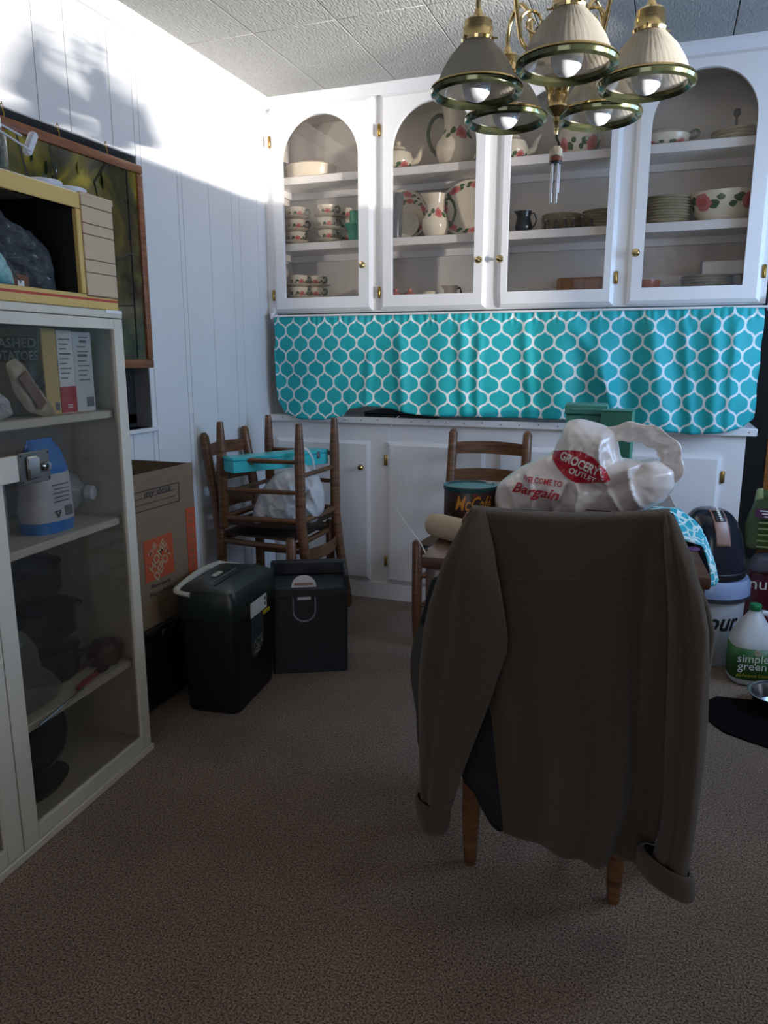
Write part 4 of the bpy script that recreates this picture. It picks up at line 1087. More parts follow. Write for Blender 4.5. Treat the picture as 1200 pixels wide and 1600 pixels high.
# third shelf: dark cookware, film bag, red-handled spoon, brown pot
z3 = HZ[0] + 0.0005
for k, (y, z, r, lab) in enumerate(((-0.21, 0.0, 0.095, 'lowest of the dark pots stacked on the lower hutch shelf'), (-0.215, 0.125, 0.10, 'middle dark pot of the stack on the lower hutch shelf'), (-0.24, 0.255, 0.085, 'topmost dark pot of the stack on the lower hutch shelf'))):
    t = hthing('cooking_pot', lab, 'pot', -0.19, y, z3 + z, R(20 + 50 * k), group='dark pots in the hutch')
    MB().lathe([(0, 0), (r * 0.85, 0), (r, 0.015), (r, 0.085), (r * 1.05, 0.09), (r * 0.98, 0.092), (r * 0.94, 0.08), (0, 0.02)], 36).obj('body', CAST, t)
    MB().lathe([(r * 1.03, 0.0925), (r * 0.7, 0.105), (0.016, 0.112), (0.02, 0.1235), (0, 0.1245)], 36).obj('lid', CAST, t)
    for s in (-1, 1):
        MB().tube(smooth_path([(s * r, -0.02, 0.07), (s * (r + 0.022), -0.018, 0.072), (s * (r + 0.022), 0.018, 0.072), (s * r, 0.02, 0.07)], 3), 0.005, 6).obj('handle', CAST, t)
t = hthing('film_bag', 'crumpled clear plastic bag at the left of the lower hutch shelf', 'bag', 0, 0, z3)
hpillow('bag', '', '', [(-0.47, 0.20), (-0.42, 0.235), (-0.39, 0.20), (-0.37, 0.12), (-0.32, 0.075), (-0.29, 0.02), (-0.31, 0.0), (-0.40, 0.0), (-0.48, 0.0)], -0.068, 0.03, FILM, crumple=0.012, freq=28, seed=4).obj('film', film_mat('dusty_film', '#8a8d88', thin=0.5, rough=0.15), t)
t = hthing('brown_pot', 'small brown handled pot at the right end of the lower hutch shelf', 'pot', -0.09, -0.075, z3)
BRN = mat('brown_enamel', '#4a2a24', rough=0.35, var=0.1)
MB().lathe([(0, 0), (0.04, 0), (0.052, 0.015), (0.05, 0.05), (0.035, 0.065), (0, 0.068)], 28).obj('body', BRN, t)
MB().tube([(0, -0.05, 0.03), (0.005, -0.13, 0.028)], [0.009, 0.006], 8).obj('handle', BRN, t)
t = hthing('red_spoon', 'red-handled serving spoon lying at the front of the lower hutch shelf', 'spoon', -0.05, -0.17, z3 + 0.004, R(8))
MB().tube([(0, -0.10, 0.004), (0, -0.06, 0.006), (0, 0.0, 0.006)], [0.006, 0.008, 0.007], 8).obj('handle', mat('red_handle', '#8e2430', rough=0.3), t)
MB().lathe([(0, 0), (0.014, 0.002), (0.019, 0.008), (0.017, 0.008), (0.012, 0.004), (0, 0.002)], 20, sq=(1, 1.5)).obj('spoon_bowl', STEEL, t, (0, 0.03, -0.003))
MB().tube([(0.012, -0.30, 0.0), (0.012, -0.09, 0.002)], 0.003, 6).obj('wire_stem', STEEL, t)
# bottom shelf
t = hthing('frying_pan', 'large dark pan leaning on edge on the hutch floor', 'pan', -0.20, -0.28, 0.0505, R(-20))
MB().lathe([(0, 0), (0.098, 0), (0.12, 0.035), (0.115, 0.036), (0.095, 0.006), (0, 0.005)], 44).obj('pan', CAST, t, (0, 0, 0.112), (R(62), 0, R(35)))
t = hthing('metal_tray', 'low grey metal tray lying on the hutch floor', 'tray', -0.14, -0.36, 0.0505)
MB().lathe([(0, 0), (0.085, 0), (0.10, 0.02), (0.096, 0.02), (0.083, 0.004), (0, 0.003)], 36, sq=(0.8, 1.2)).obj('tray', mat('dull_grey_metal', '#4d4d4f', rough=0.35, metal=0.8), t)

# microwave-style cabinet on the hutch
MWY = mat('microwave_yellow', '#cfae66', rough=0.45, var=0.06, scale=6)
MWB = mat('microwave_beige', '#c2a98c', rough=0.5, var=0.04)
DARKIN = mat('dark_cavity', '#1b1c1b', rough=0.5, var=0.15)
mw = hthing('microwave_oven', 'old yellow-framed microwave with beige panels standing on the hutch', 'microwave', 0, 0, HH + 0.0005)
MH = 0.284
MB().b2(-0.36, -0.012, -0.018, -0.002, 0, MH).obj('side_wall', HPAINT, mw, smooth=False)
MB().b2(-0.36, -0.012, -0.60, -0.585, 0, MH).obj('side_wall', HPAINT, mw, smooth=False)
MB().b2(-0.36, -0.004, -0.60, -0.002, MH - 0.012, MH, bev=0.002).obj('top', HPAINT, mw)
MB().b2(-0.36, -0.012, -0.585, -0.018, 0, 0.012).obj('bottom', DARKIN, mw, smooth=False)
MB().b2(-0.36, -0.35, -0.585, -0.018, 0.012, MH - 0.012).obj('back', DARKIN, mw, smooth=False)
MB().b2(-0.35, -0.012, -0.165, -0.155, 0.012, MH - 0.012).obj('cavity_wall', DARKIN, mw, smooth=False)
fr = MB().b2(-0.012, 0.002, -0.60, -0.148, MH - 0.042, MH - 0.004, bev=0.002).b2(-0.012, 0.002, -0.60, -0.148, 0.0, 0.036, bev=0.002).b2(-0.012, 0.002, -0.166, -0.148, 0.036, MH - 0.042, bev=0.002)
fr.obj('front_frame', MWY, mw)
MB().b2(0.002, 0.0028, -0.60, -0.02, 0.020, 0.026).obj('red_stripe', mat('red_stripe', '#b23a2c', rough=0.4), mw, smooth=False)
MB().b2(-0.012, 0.002, -0.148, -0.018, 0.0, 0.030, bev=0.0015).obj('lower_rail', MWY, mw)
MB().b2(-0.014, -0.001, -0.148, -0.018, 0.03, MH - 0.004).obj('panel_backing', mat('panel_gap_brown', '#6b5844', rough=0.6), mw, smooth=False)
zz = 0.032
for h in (0.058, 0.032, 0.062, 0.027, 0.042, 0.025):
    MB().b2(-0.002, 0.004, -0.1465, -0.019, zz + 0.001, zz + h - 0.0005, bev=0.0015).obj('control_panel', MWB, mw); zz += h
MB().b2(-0.006, 0.003, -0.148, -0.012, MH - 0.008, MH + 0.002, bev=0.002).obj('cap_strip', MWB, mw)
t = hthing('cling_film_bundle', 'bundle of glossy clear film inside the microwave cavity', 'bag', 0, 0, HH + 0.013)
hpillow('bag', '', '', [(-0.57, 0.0), (-0.57, 0.15), (-0.50, 0.215), (-0.40, 0.22), (-0.32, 0.19), (-0.25, 0.165), (-0.19, 0.13), (-0.172, 0.05), (-0.175, 0.0), (-0.40, 0.0)], -0.085, 0.05, FILM, crumple=0.03, freq=20, seed=2, n=110, nr=22, crease=0.02).obj('film', film_mat('wrap_film', '#6f757a', thin=0.42, rough=0.07), t)
t = hthing('small_brown_box', 'small brown box with a white label inside the microwave', 'box', -0.03, -0.345, HH + 0.0125, R(8))
MB().b2(-0.05, 0, -0.035, 0.035, 0, 0.055, bev=0.002).obj('carton', mat('brown_card_box', '#6a4430', rough=0.6, var=0.1), t)
MB().b2(0.0, 0.001, -0.012, 0.012, 0.016, 0.04).obj('label', WHITEINK, t, smooth=False)
t = hthing('teal_packet', 'teal and grey soft packet resting on the microwave sill', 'packet', 0, 0, HH + 0.0365)
hpillow('bag', '', '', [(-0.47, 0.0), (-0.47, 0.07), (-0.42, 0.085), (-0.395, 0.065), (-0.38, 0.035), (-0.37, 0.0)], -0.03, 0.02, PAPERW, crumple=0.008, seed=8).obj('pouch', mat('teal_packet_print', '#1f9aa0', rough=0.4, hex2='#8fb0ae', scale=9, detail=1), t)
# things on top of the microwave
ztop = HH + MH + 0.0025
for y, lab in ((-0.208, 'white plastic lid lying on the microwave, left of two'), (-0.115, 'white plastic lid lying on the microwave, right of two')):
    b = MB().lathe([(0, 0), (0.042, 0), (0.044, 0.003), (0.044, 0.012), (0.041, 0.014), (0, 0.014)], 32)
    o = b.obj('jar_lid', mat('white_lid', '#ccd0d8', rough=0.45), None, hw(-0.055, y, ztop)); tag(o, lab, 'lid', 'white lids on the microwave')
t = hthing('clip_jar', 'glass jar with white clamp lid at the left end of the microwave', 'jar', -0.05, -0.40, ztop)
WPL = mat('white_clamp_plastic', '#c9ccd6', rough=0.35)
MB().lathe([(0, 0), (0.045, 0), (0.05, 0.01), (0.05, 0.07), (0.038, 0.085), (0.037, 0.085), (0.047, 0.068), (0.047, 0.012), (0, 0.006)], 32).obj('jar', pane_mat('jar_glass', '#c9d4d0', gloss=0.4, haze=0.15, hazecol='#7e8a86'), t)
MB().lathe([(0, 0.118), (0.03, 0.117), (0.042, 0.108), (0.042, 0.086), (0, 0.085)], 28).obj('lid', WPL, t)
MB().tube([(0.02, -0.02, 0.105), (0.03, 0.09, 0.088)], 0.0025, 6).tube([(0.055, -0.02, 0.075), (0.055, 0.09, 0.052)], 0.0025, 6).obj('clamp_wire', WPL, t)
MB().box((0.044, 0.1, 0.072), (0.02, 0.018, 0.062), rot=Matrix.Rotation(R(-30), 3, 'X'), bev=0.007).obj('clamp_lever', WPL, t)

# ================================================================== stained-glass picture hanging in the window
FRW = wood('picture_frame_wood', '#7c4426', '#96582f')
def glass_art():
    m, nt, b = base_mat('mottled_stained_glass')
    N = nt.nodes.new; L = nt.links.new
    tc = N('ShaderNodeTexCoord')
    def ramp(fac, stops):
        r = N('ShaderNodeValToRGB'); e = r.color_ramp.elements
        e[0].position, e[0].color = stops[0][0], lin(stops[0][1]); e[1].position, e[1].color = stops[-1][0], lin(stops[-1][1])
        for p, c in stops[1:-1]:
            k = e.new(p); k.color = lin(c)
        L(fac, r.inputs[0]); return r.outputs[0]
    n1 = N('ShaderNodeTexNoise'); n1.inputs['Scale'].default_value = 5; n1.inputs['Detail'].default_value = 5; n1.inputs['Distortion'].default_value = 0.8
    n2 = N('ShaderNodeTexNoise'); n2.inputs['Scale'].default_value = 14; n2.inputs['Detail'].default_value = 3
    L(tc.outputs['Object'], n1.inputs['Vector']); L(tc.outputs['Object'], n2.inputs['Vector'])
    c1 = ramp(n1.outputs['Fac'], [(0.28, '#191b13'), (0.45, '#35351d'), (0.56, '#6d6220'), (0.66, '#b29a28'), (0.8, '#4e4a20')])
    c2 = ramp(n2.outputs['Fac'], [(0.3, '#2a1c18'), (0.6, '#4a4426'), (0.8, '#6c6230')])
    # lower part is duller
    sp = N('ShaderNodeSeparateXYZ'); L(tc.outputs['Object'], sp.inputs[0])
    mr = N('ShaderNodeMapRange'); mr.inputs[1].default_value = 0.36; mr.inputs[2].default_value = 0.6; L(sp.outputs[2], mr.inputs[0])
    mx = N('ShaderNodeMix'); mx.data_type = 'RGBA'; L(mr.outputs[0], mx.inputs[0]); L(c2, mx.inputs[6]); L(c1, mx.inputs[7])
    L(mx.outputs[2], b.inputs['Base Color']); b.inputs['Roughness'].default_value = 0.12
    bp = N('ShaderNodeBump'); bp.inputs['Strength'].default_value = 0.3; L(n2.outputs['Fac'], bp.inputs['Height']); L(bp.outputs[0], b.inputs['Normal'])
    return m
PY0, PY1, PZ0, PZ1 = 1.80, 2.415, 1.18, 1.868
pc = thing('stained_glass_picture', 'wood-framed stained glass panel hanging on chains in front of the window', 'picture', (XL + 0.03, PY0, PZ0))
W_, H_ = PY1 - PY0, PZ1 - PZ0
for nm, p in (('bottom', [(0, 0), (W_, 0)]), ('top', [(0, H_), (W_, H_)]), ('left', [(0, 0), (0, H_)]), ('right', [(W_, 0), (W_, H_)])):
    (a, za), (b_, zb) = p
    sx = 0.016
    if nm in ('bottom', 'top'): MB().b2(-0.012, 0.012, a - sx, b_ + sx, za - sx, za + sx, bev=0.006, seg=2).obj('frame_rail', FRW, pc)
    else: MB().b2(-0.0115, 0.0115, a - sx, b_ * 1.0 + sx, za + sx, zb - sx, bev=0.006, seg=2).obj('frame_stile', FRW, pc)
art = MB().b2(-0.003, 0.003, 0.012, W_ - 0.012, 0.012, H_ - 0.012).obj('glass_panel', glass_art(), pc, smooth=False)
LEAD = mat('lead_came', '#2f3130', rough=0.3, metal=0.7, var=0.2, scale=60)
cames = [[(0.545, 0.02), (0.55, 0.67)], [(0.21, 0.35), (0.22, 0.5), (0.19, 0.67)], [(0.36, 0.44), (0.40, 0.52), (0.38, 0.6), (0.44, 0.67)], [(0.40, 0.20), (0.55, 0.21)], [(0.02, 0.40), (0.2, 0.37), (0.36, 0.44), (0.46, 0.36), (0.55, 0.39)], [(0.1, 0.4), (0.09, 0.55), (0.06, 0.67)], [(0.46, 0.36), (0.42, 0.2), (0.45, 0.02)]]
for c in cames:
    MB().tube([(0.004, a, z) for a, z in c], 0.0032, 6).obj('lead_came', LEAD, pc)
GRAPE = mat('plum_glass', '#4b1f30', rough=0.1, var=0.2); LEAFG = mat('leaf_glass', '#27341b', rough=0.15, var=0.3)
for k in range(15):
    a, z = 0.17 + random.uniform(-0.05, 0.05), 0.45 + random.uniform(-0.04, 0.05)
    MB().lathe([(0.011, 0), (0.009, 0.003), (0, 0.0045)], 12).obj('grape', GRAPE, pc, (0.003, a, z), (0, R(90), 0))
for k in range(10):
    a, z = (0.30 + random.uniform(-0.2, 0.2), 0.56 + random.uniform(-0.07, 0.07))
    o = MB().lathe([(0.022, 0), (0.018, 0.002), (0, 0.003)], 7, sq=(1, 0.55)).obj('leaf', LEAFG, pc, (0.003, a, z), (R(random.uniform(0, 180)), R(90), 0))
for a in (0.235, 0.455, 0.02):
    MB().lathe([(0.006, -0.001), (0.0075, 0), (0.006, 0.001), (0.0045, 0), (0.006, -0.001)], 14).obj('hook_ring', BRASSD, pc, (0.0, a, H_ + 0.045), (0, R(90), 0))
    MB().tube([(0, a, H_ + 0.012), (0.003, a + 0.003, H_ + 0.025), (0, a, H_ + 0.04)], 0.0022, 6).obj('chain_link', BRASSD, pc)
    MB().tube([(0.0, a, H_ + 0.052), (0, a, 1.925 - PZ0)], 0.002, 6).obj('hanger', BRASSD, pc)

# ================================================================== carton on a black bin beside the hutch
CARD = mat('corrugated_card', '#7d6650', rough=0.75, var=0.07, scale=10, stretch=(1, 1, 8))
CARDI = mat('card_inside', '#7a674e', rough=0.8, var=0.06)
ORANGE = mat('box_orange_print', '#b24a26', rough=0.65, var=0.08)
cx0, cx1, cy0, cy1, cz0, cz1 = -1.862, -1.582, 1.80, 2.278, 0.312, 0.832
bl = thing('black_storage_bin', 'black storage bin on the carpet under the moving carton', 'storage bin', (-1.72, 2.05, 0), (0, 0, 0))
b = MB(); b.rings([[(-0.12, -0.25, 0), (0.135, -0.25, 0), (0.135, 0.22, 0), (-0.12, 0.22, 0)], [(-0.14, -0.262, 0.27), (0.15, -0.262, 0.27), (0.15, 0.235, 0.27), (-0.14, 0.235, 0.27)]])
bmesh.ops.bevel(b.bm, geom=b.bm.edges[:], offset=0.012, segments=2, affect='EDGES')
b.obj('tub', BLACKP, bl)
MB().b2(-0.15, 0.158, -0.268, 0.242, 0.271, 0.302, bev=0.006, seg=2).obj('lid', BLACKP, bl)
MB().b2(0.158, 0.17, -0.04, 0.04, 0.255, 0.29, bev=0.004).obj('handle', BLACKP, bl)
cz0 = 0.303
ca = thing('moving_carton', 'open brown moving carton with orange printed logo beside the hutch', 'carton', (0, 0, 0))
T = 0.006
MB().b2(cx1 - T, cx1, cy0, cy1, cz0, cz1).obj('side', CARD, ca, smooth=False)
MB().b2(cx0, cx0 + T, cy0, cy1, cz0, cz1).obj('side', CARDI, ca, smooth=False)
MB().b2(cx0 + T, cx1 - T, cy1 - T, cy1, cz0, cz1 - 0.002).obj('end', CARDI, ca, smooth=False)
MB().b2(cx0 + T, cx1 - T, cy0, cy0 + T, cz0, cz1 - 0.002).obj('end', CARDI, ca, smooth=False)
MB().b2(cx0 + T, cx1 - T, cy0 + T, cy1 - T, cz0, cz0 + T).obj('base', CARDI, ca, smooth=False)
MB().box((cx1 + 0.006, 2.04, cz1 - 0.045), (0.004, 0.0, 0.0)).bm.free()
b = MB(); b.pillow([(-0.11, 0.0), (0.11, 0.0), (0.10, 0.10), (0.0, 0.13), (-0.1, 0.1)], 0, 0.08, crumple=0.02, freq=15)
b.obj('packing_paper', mat('tan_packing_paper', '#9a8668', rough=0.8), ca, (-1.72, 2.05, cz1 - 0.16))
X = cx1 + 0.0008
def cprint(y0, y1, z0, z1, m, name): return MB().b2(X - 0.0004, X + 0.0006, y0, y1, z0, z1).obj(name, m, ca, smooth=False)
lg = cprint(1.978, 2.136, 0.462, 0.606, ORANGE, 'logo_square')
stn = MB
for i, (s, w, yy, z_) in enumerate((('THE', 0.052, 2.036, 0.567), ('HOME', 0.120, 2.062, 0.540), ('DEPOT', 0.118, 2.084, 0.506))):
    lettering(s, mat('card_letter', '#a98c6c', rough=0.7), lg, (X + 0.0014, yy - 0.012, z_), (0, 0.70, 0.71), (0, -0.71, 0.70), 0.046 if i else 0.03, width=w, bold=0.03)
lettering('More saving.', INK, ca, (X + 0.0008, 2.06, 0.442), (0, 1, 0), (0, 0, 1), 0.022, width=0.11)
lettering('More doing.', INK, ca, (X + 0.0008, 2.06, 0.415), (0, 1, 0), (0, 0, 1), 0.022, width=0.13)
cprint(2.222, 2.277, 0.40, 0.672, ORANGE, 'orange_strip')
for k in range(9):
    MB().b2(X + 0.0006, X + 0.0011, 2.236, 2.262, 0.424 + 0.027 * k, 0.436 + 0.027 * k + 0.004 * (k % 2)).obj('strip_letter', mat('strip_letter_print', '#8f5236', rough=0.7), ca, smooth=False)
for y0, y1, z0, z1 in ((1.84, 2.19, 0.772, 0.775), (1.84, 2.19, 0.707, 0.710), (2.187, 2.19, 0.707, 0.775), (1.86, 2.17, 0.750, 0.752), (1.86, 2.17, 0.729, 0.731)):
    cprint(y0, y1, z0, z1, INK, 'printed_line')
lettering('my desk', INK, ca, (X + 0.0009, 2.07, 0.762), (0, 1, 0), (0, 0, 1), 0.034, width=0.15, shear=0.2)

# ================================================================== shredder and waste bin
sh = thing('paper_shredder', 'black paper shredder with a grey curved handle on the carpet', 'shredder', (-1.405, 2.20, 0), (0, 0, R(6)))
def rrect(hx, hy, r, n=6):
    p = []
    for cx, cy, a0 in ((hx - r, hy - r, 0), (-hx + r, hy - r, 90), (-hx + r, -hy + r, 180), (hx - r, -hy + r, 270)):
        for k in range(n + 1):
            a = R(a0 + 90 * k / n); p.append((cx + r * math.cos(a), cy + r * math.sin(a)))
    return p
def loft(levels, r):   # levels: (hx, hy, z, cx, cy)
    return [[(x_ + cx, y_ + cy, z) for x_, y_ in rrect(hx, hy, r)] for hx, hy, z, cx, cy in levels]
MB().rings(loft([(0.092, 0.155, 0.0, 0, 0), (0.098, 0.16, 0.012, 0, 0), (0.108, 0.172, 0.34, 0, 0)], 0.03)).obj('bin_body', BLACKP, sh)
MB().rings(loft([(0.112, 0.176, 0.342, 0, 0), (0.114, 0.178, 0.37, 0, 0), (0.112, 0.176, 0.412, 0, 0), (0.104, 0.168, 0.438, -0.002, 0), (0.088, 0.15, 0.448, -0.006, 0)], 0.03)).obj('head', mat('dark_green_black_plastic', '#1c2422', rough=0.35, var=0.08), sh)
TRIM = mat('grey_cream_plastic', '#a8a49a', rough=0.45)
hp_ = [(-0.055, -0.172, 0.425), (-0.100, -0.170, 0.430), (-0.108, -0.15, 0.438), (-0.110, 0.0, 0.452), (-0.108, 0.14, 0.444), (-0.098, 0.162, 0.440), (-0.03, 0.165, 0.436)]
MB().tube(smooth_path(hp_, 5), 0.012, 10, flat=(1.0, 0.7)).obj('handle', TRIM, sh)
MB().b2(0.012, 0.018, -0.13, 0.12, 0.445, 0.4495).obj('paper_slot', mat('slot_black', '#050505', rough=0.9), sh, smooth=False)
MB().b2(-0.050, -0.030, -0.03, 0.03, 0.448, 0.453, bev=0.002).obj('switch', TRIM, sh)
for k in range(9): MB().b2(-0.014, -0.008, -0.1 + 0.022 * k, -0.088 + 0.022 * k, 0.448, 0.4492).obj('symbol', GREYINK, sh, smooth=False)
FX = 0.113
MB().b2(FX, FX + 0.0015, -0.065, 0.072, 0.318, 0.372).obj('instruction_sticker', PAPERW, sh, smooth=False).rotation_euler = (0, 0, 0)
MB().b2(FX + 0.0016, FX + 0.002, 0.052, 0.062, 0.330, 0.342).b2(FX + 0.0016, FX + 0.002, 0.052, 0.062, 0.350, 0.362).obj('sticker_symbol', INK, sh, smooth=False)
MB().b2(FX - 0.004, FX + 0.002, 0.045, 0.10, 0.296, 0.310, bev=0.002).obj('yellow_tab', mat('yellow_tab', '#c5b41e', rough=0.4), sh)
MB().prism([(-0.045, 0.31), (0.050, 0.31), (0.050, 0.215), (0.038, 0.190), (0.012, 0.172), (-0.024, 0.160), (-0.040, 0.166), (-0.045, 0.18)], 0.0, 0.005, Matrix.Translation((0.1035, 0, 0)) @ Matrix(((0, 0, 1, 0), (1, 0, 0, 0), (0, 1, 0, 0), (0, 0, 0, 1)))).obj('window', mat('shredder_window', '#4a5052', rough=0.12, var=0.25, scale=30), sh)
b = MB()
for k in range(60):
    y, z = random.uniform(-0.034, 0.036), 0.178 + random.random() ** 2 * 0.05
    if z < 0.19 and y > 0.02: continue
    b.box((0.1085 + random.uniform(0, 0.001), y, z), (0.0007, 0.009, 0.002), rot=Matrix.Rotation(random.uniform(0, 3.1), 3, 'X'))
b.obj('paper_shreds', mat('grey_shreds', '#8b8e90', rough=0.7, var=0.2), sh, smooth=False)['kind'] = 'stuff'

bn = thing('waste_bin', 'charcoal rectangular bin with a round white label between shredder and chairs', 'bin', (-1.262, 2.555, 0), (0, 0, R(27)))
def bshell(t): return [[(x_, y_, z) for x_, y_ in rrect(hx - t, hy - t, 0.02)] for hx, hy, z in ((0.14, 0.10, 0.0), (0.148, 0.108, 0.30), (0.15, 0.11, 0.345), (0.15, 0.112, 0.385))]
MB().rings(loft([(0.145, 0.104, 0, 0, 0), (0.147, 0.106, 0.28, 0, 0), (0.148, 0.107, 0.345, 0, 0)], 0.012)).obj('body', DARKP, bn)
b = MB(); b.b2(-0.15, 0.15, 0.07, 0.112, 0.345, 0.40, bev=0.006).b2(-0.15, -0.135, -0.10, 0.07, 0.345, 0.392, bev=0.004).b2(0.135, 0.15, -0.10, 0.07, 0.345, 0.392, bev=0.004)
b.obj('rim', DARKP, bn)
MB().b2(-0.148, 0.148, -0.116, -0.106, 0.312, 0.345, bev=0.003).obj('front_lip', DARKP, bn)
MB().prism([(0.048 * math.cos(a), 0.048 * math.sin(a)) for a in [math.pi * k / 20 for k in range(21)]], -0.001, 0.001, Matrix.Translation((-0.02, -0.098, 0.346)) @ Matrix.Rotation(R(90), 4, 'X')).obj('round_label', PAPERW, bn)
MB().b2(-0.056, 0.016, -0.1006, -0.0998, 0.354, 0.364).obj('red_print', mat('faded_red_print', '#a5786c', rough=0.6), bn, smooth=False)
up_ = [(-0.062, -0.109, 0.33)] + [(-0.02 - 0.042 * math.cos(math.pi * k / 14), -0.109, 0.255 - 0.042 * math.sin(math.pi * k / 14)) for k in range(15)] + [(0.022, -0.109, 0.33)]
MB().tube(up_, 0.0028, 6).obj('handle_outline', mat('grey_moulding', '#8b9198', rough=0.4), bn)
MB().b2(-0.045, 0.005, -0.111, -0.1065, 0.300, 0.312).obj('white_strip', PAPERW, bn, smooth=False)

# ================================================================== things on the stacked chairs
TURQ = mat('turquoise_enamel', '#3fb9bf', rough=0.25, var=0.05)
a_, c_ = atz(352, 738, 0.724), atz(478, 706, 0.735)
mid = Vector((-1.575, 2.935, 0.7255)); tdir = Vector((0.30, 0.50, 0)).normalized()
tb = thing('metal_tool_box', 'long turquoise metal box lying across the rungs of the upturned chair', 'tool box', mid, (0, 0, math.atan2(tdir.y, tdir.x)))
MB().b2(-0.255, 0.225, -0.045, 0.045, 0, 0.05, bev=0.002).obj('body', TURQ, tb)
MB().b2(-0.258, 0.228, -0.047, 0.047, 0.0505, 0.066, bev=0.003).obj('lid', TURQ, tb)
for x_ in (-0.17, 0.17):
    MB().b2(x_ - 0.007, x_ + 0.007, -0.051, -0.0465, 0.028, 0.062, bev=0.001).obj('latch', STEEL, tb)
MB().tube(smooth_path([(-0.05, -0.047, 0.028), (-0.045, -0.058, 0.03), (0.045, -0.058, 0.03), (0.05, -0.047, 0.028)], 3), 0.0022, 6).obj('handle', BLACKP, tb)
pb = thing('plastic_bag', 'white plastic carrier bag of things sitting inside the upturned chair', 'bag', (-1.50, 2.905, 0.478))
pb.scale = (1.14, 1.1, 1.08)
b = MB().pillow([(-0.165, 0.0), (-0.155, 0.07), (-0.12, 0.15), (-0.06, 0.215), (0.0, 0.23), (0.03, 0.265), (0.06, 0.235), (0.10, 0.20), (0.125, 0.12), (0.115, 0.05), (0.08, 0.0)], 0, 0.085, nr=24, n=110, crumple=0.012, freq=17, seed=3, crease=0.022)
b.obj('film', MILKY, pb, rot=(0, 0, R(22)), sharp=180)
MB().tube(smooth_path([(0.0, 0, 0.225), (0.01, -0.01, 0.285), (0.045, -0.02, 0.315), (0.075, -0.01, 0.28), (0.085, 0, 0.215)], 5), 0.011, 8, flat=(1, 0.35)).obj('handle', MILKY, pb, rot=(0, 0, R(22)))

# ================================================================== table
TZ = 0.74
tl = thing('dining_table', 'dark wooden table heaped with bags behind the cardigan-draped chair', 'table', (-0.196, 1.678, 0), (0, 0, R(4.5)))
TW, TL = 0.322, 1.02
MB().b2(-TW, TW, 0, TL, TZ - 0.03, TZ, bev=0.006, seg=2).obj('tabletop', TABLEW, tl)
for n_, (x0, x1, y0, y1) in enumerate(((-TW + 0.02, TW - 0.02, 0.02, 0.045), (-TW + 0.02, TW - 0.02, TL - 0.045, TL - 0.02), (-TW + 0.02, -TW + 0.045, 0.045, TL - 0.045), (TW - 0.045, TW - 0.02, 0.045, TL - 0.045))):
    MB().b2(x0, x1, y0, y1, TZ - 0.12, TZ - 0.031, bev=0.002).obj('apron', TABLEW, tl)
for sx in (-1, 1):
    for y in (0.034, TL - 0.034):
        MB().box((sx * (TW - 0.034), y, (TZ - 0.031) / 2), (0.05, 0.05, TZ - 0.031), bev=0.005).obj('leg', TABLEW, tl)

# coffee can
cp = at(735, 748, 2.02); CANR = 0.072
can = thing('coffee_can', 'dark brown coffee can with yellow lettering on the table', 'can', (cp.x, 2.02, TZ + 0.0005))
CANH = at(735, 757, 2.02).z - TZ
BROWNC = mat('coffee_brown', '#3a211d', rough=0.35, var=0.06)
MB().lathe([(0, 0), (CANR - 0.002, 0), (CANR, 0.003), (CANR, CANH - 0.012), (CANR - 0.001, CANH - 0.010), (0, CANH - 0.011)], 44).obj('can_body', BROWNC, can)
MB().lathe([(CANR + 0.001, CANH - 0.0125), (CANR + 0.0025, CANH - 0.010), (CANR + 0.0025, CANH), (CANR - 0.004, CANH + 0.001), (CANR - 0.008, CANH - 0.003), (0, CANH - 0.003)], 44).obj('plastic_lid', mat('dark_teal_lid', '#1f4a52', rough=0.25, var=0.05), can)
ca_ang = math.atan2(-2.02, -cp.x) + R(8)
wrap_lettering('McCafé', mat('golden_print', '#d08a28', rough=0.4), can, CANR, CANH - 0.044, ca_ang, 0.056, 0.108, shear=0.35, bold=0.01)
wrap_lettering('m', mat('dull_red_print', '#8e3b30', rough=0.4), can, CANR, CANH - 0.018, ca_ang + 0.05, 0.016, 0.011, bold=0.02)

# cream roll at the table's left edge
p0, p1 = at(685, 818, 2.02), at(742, 850, 1.76)
rl = thing('cream_roll', 'rolled cream cloth lying over the left edge of the table', 'cloth', (0, 0, 0))
CLOTHC = mat('cream_cloth', '#b9a78e', rough=0.8, var=0.08, bump=0.1, bscale=120)
a0 = atz(676, 819, TZ + 0.0325); a1 = a0 + Vector((0.17, -0.10, 0))
dr = (a1 - a0).normalized()
b = MB().tube([a0 - dr * 0.006, a0, a0 + dr * 0.02, a0.lerp(a1, 0.5), a1 - dr * 0.02, a1], [0.022, 0.028, 0.031, 0.032, 0.031, 0.026], 24)
b.obj('roll', CLOTHC, rl)
sd_ = Vector((-dr.y, dr.x, 0))
b = MB().sheet(lambda u, v: a0.lerp(a1, 0.03 + 0.94 * u) + sd_ * (0.012 + 0.10 * v) + Vector((0, 0, 0.027 - 0.056 * (1 - (1 - v) ** 2) + 0.002 * noise.noise(Vector((u * 4, v * 4, 0))))), 14, 14)
b.obj('loose_end', CLOTHC, rl, thick=0.004)

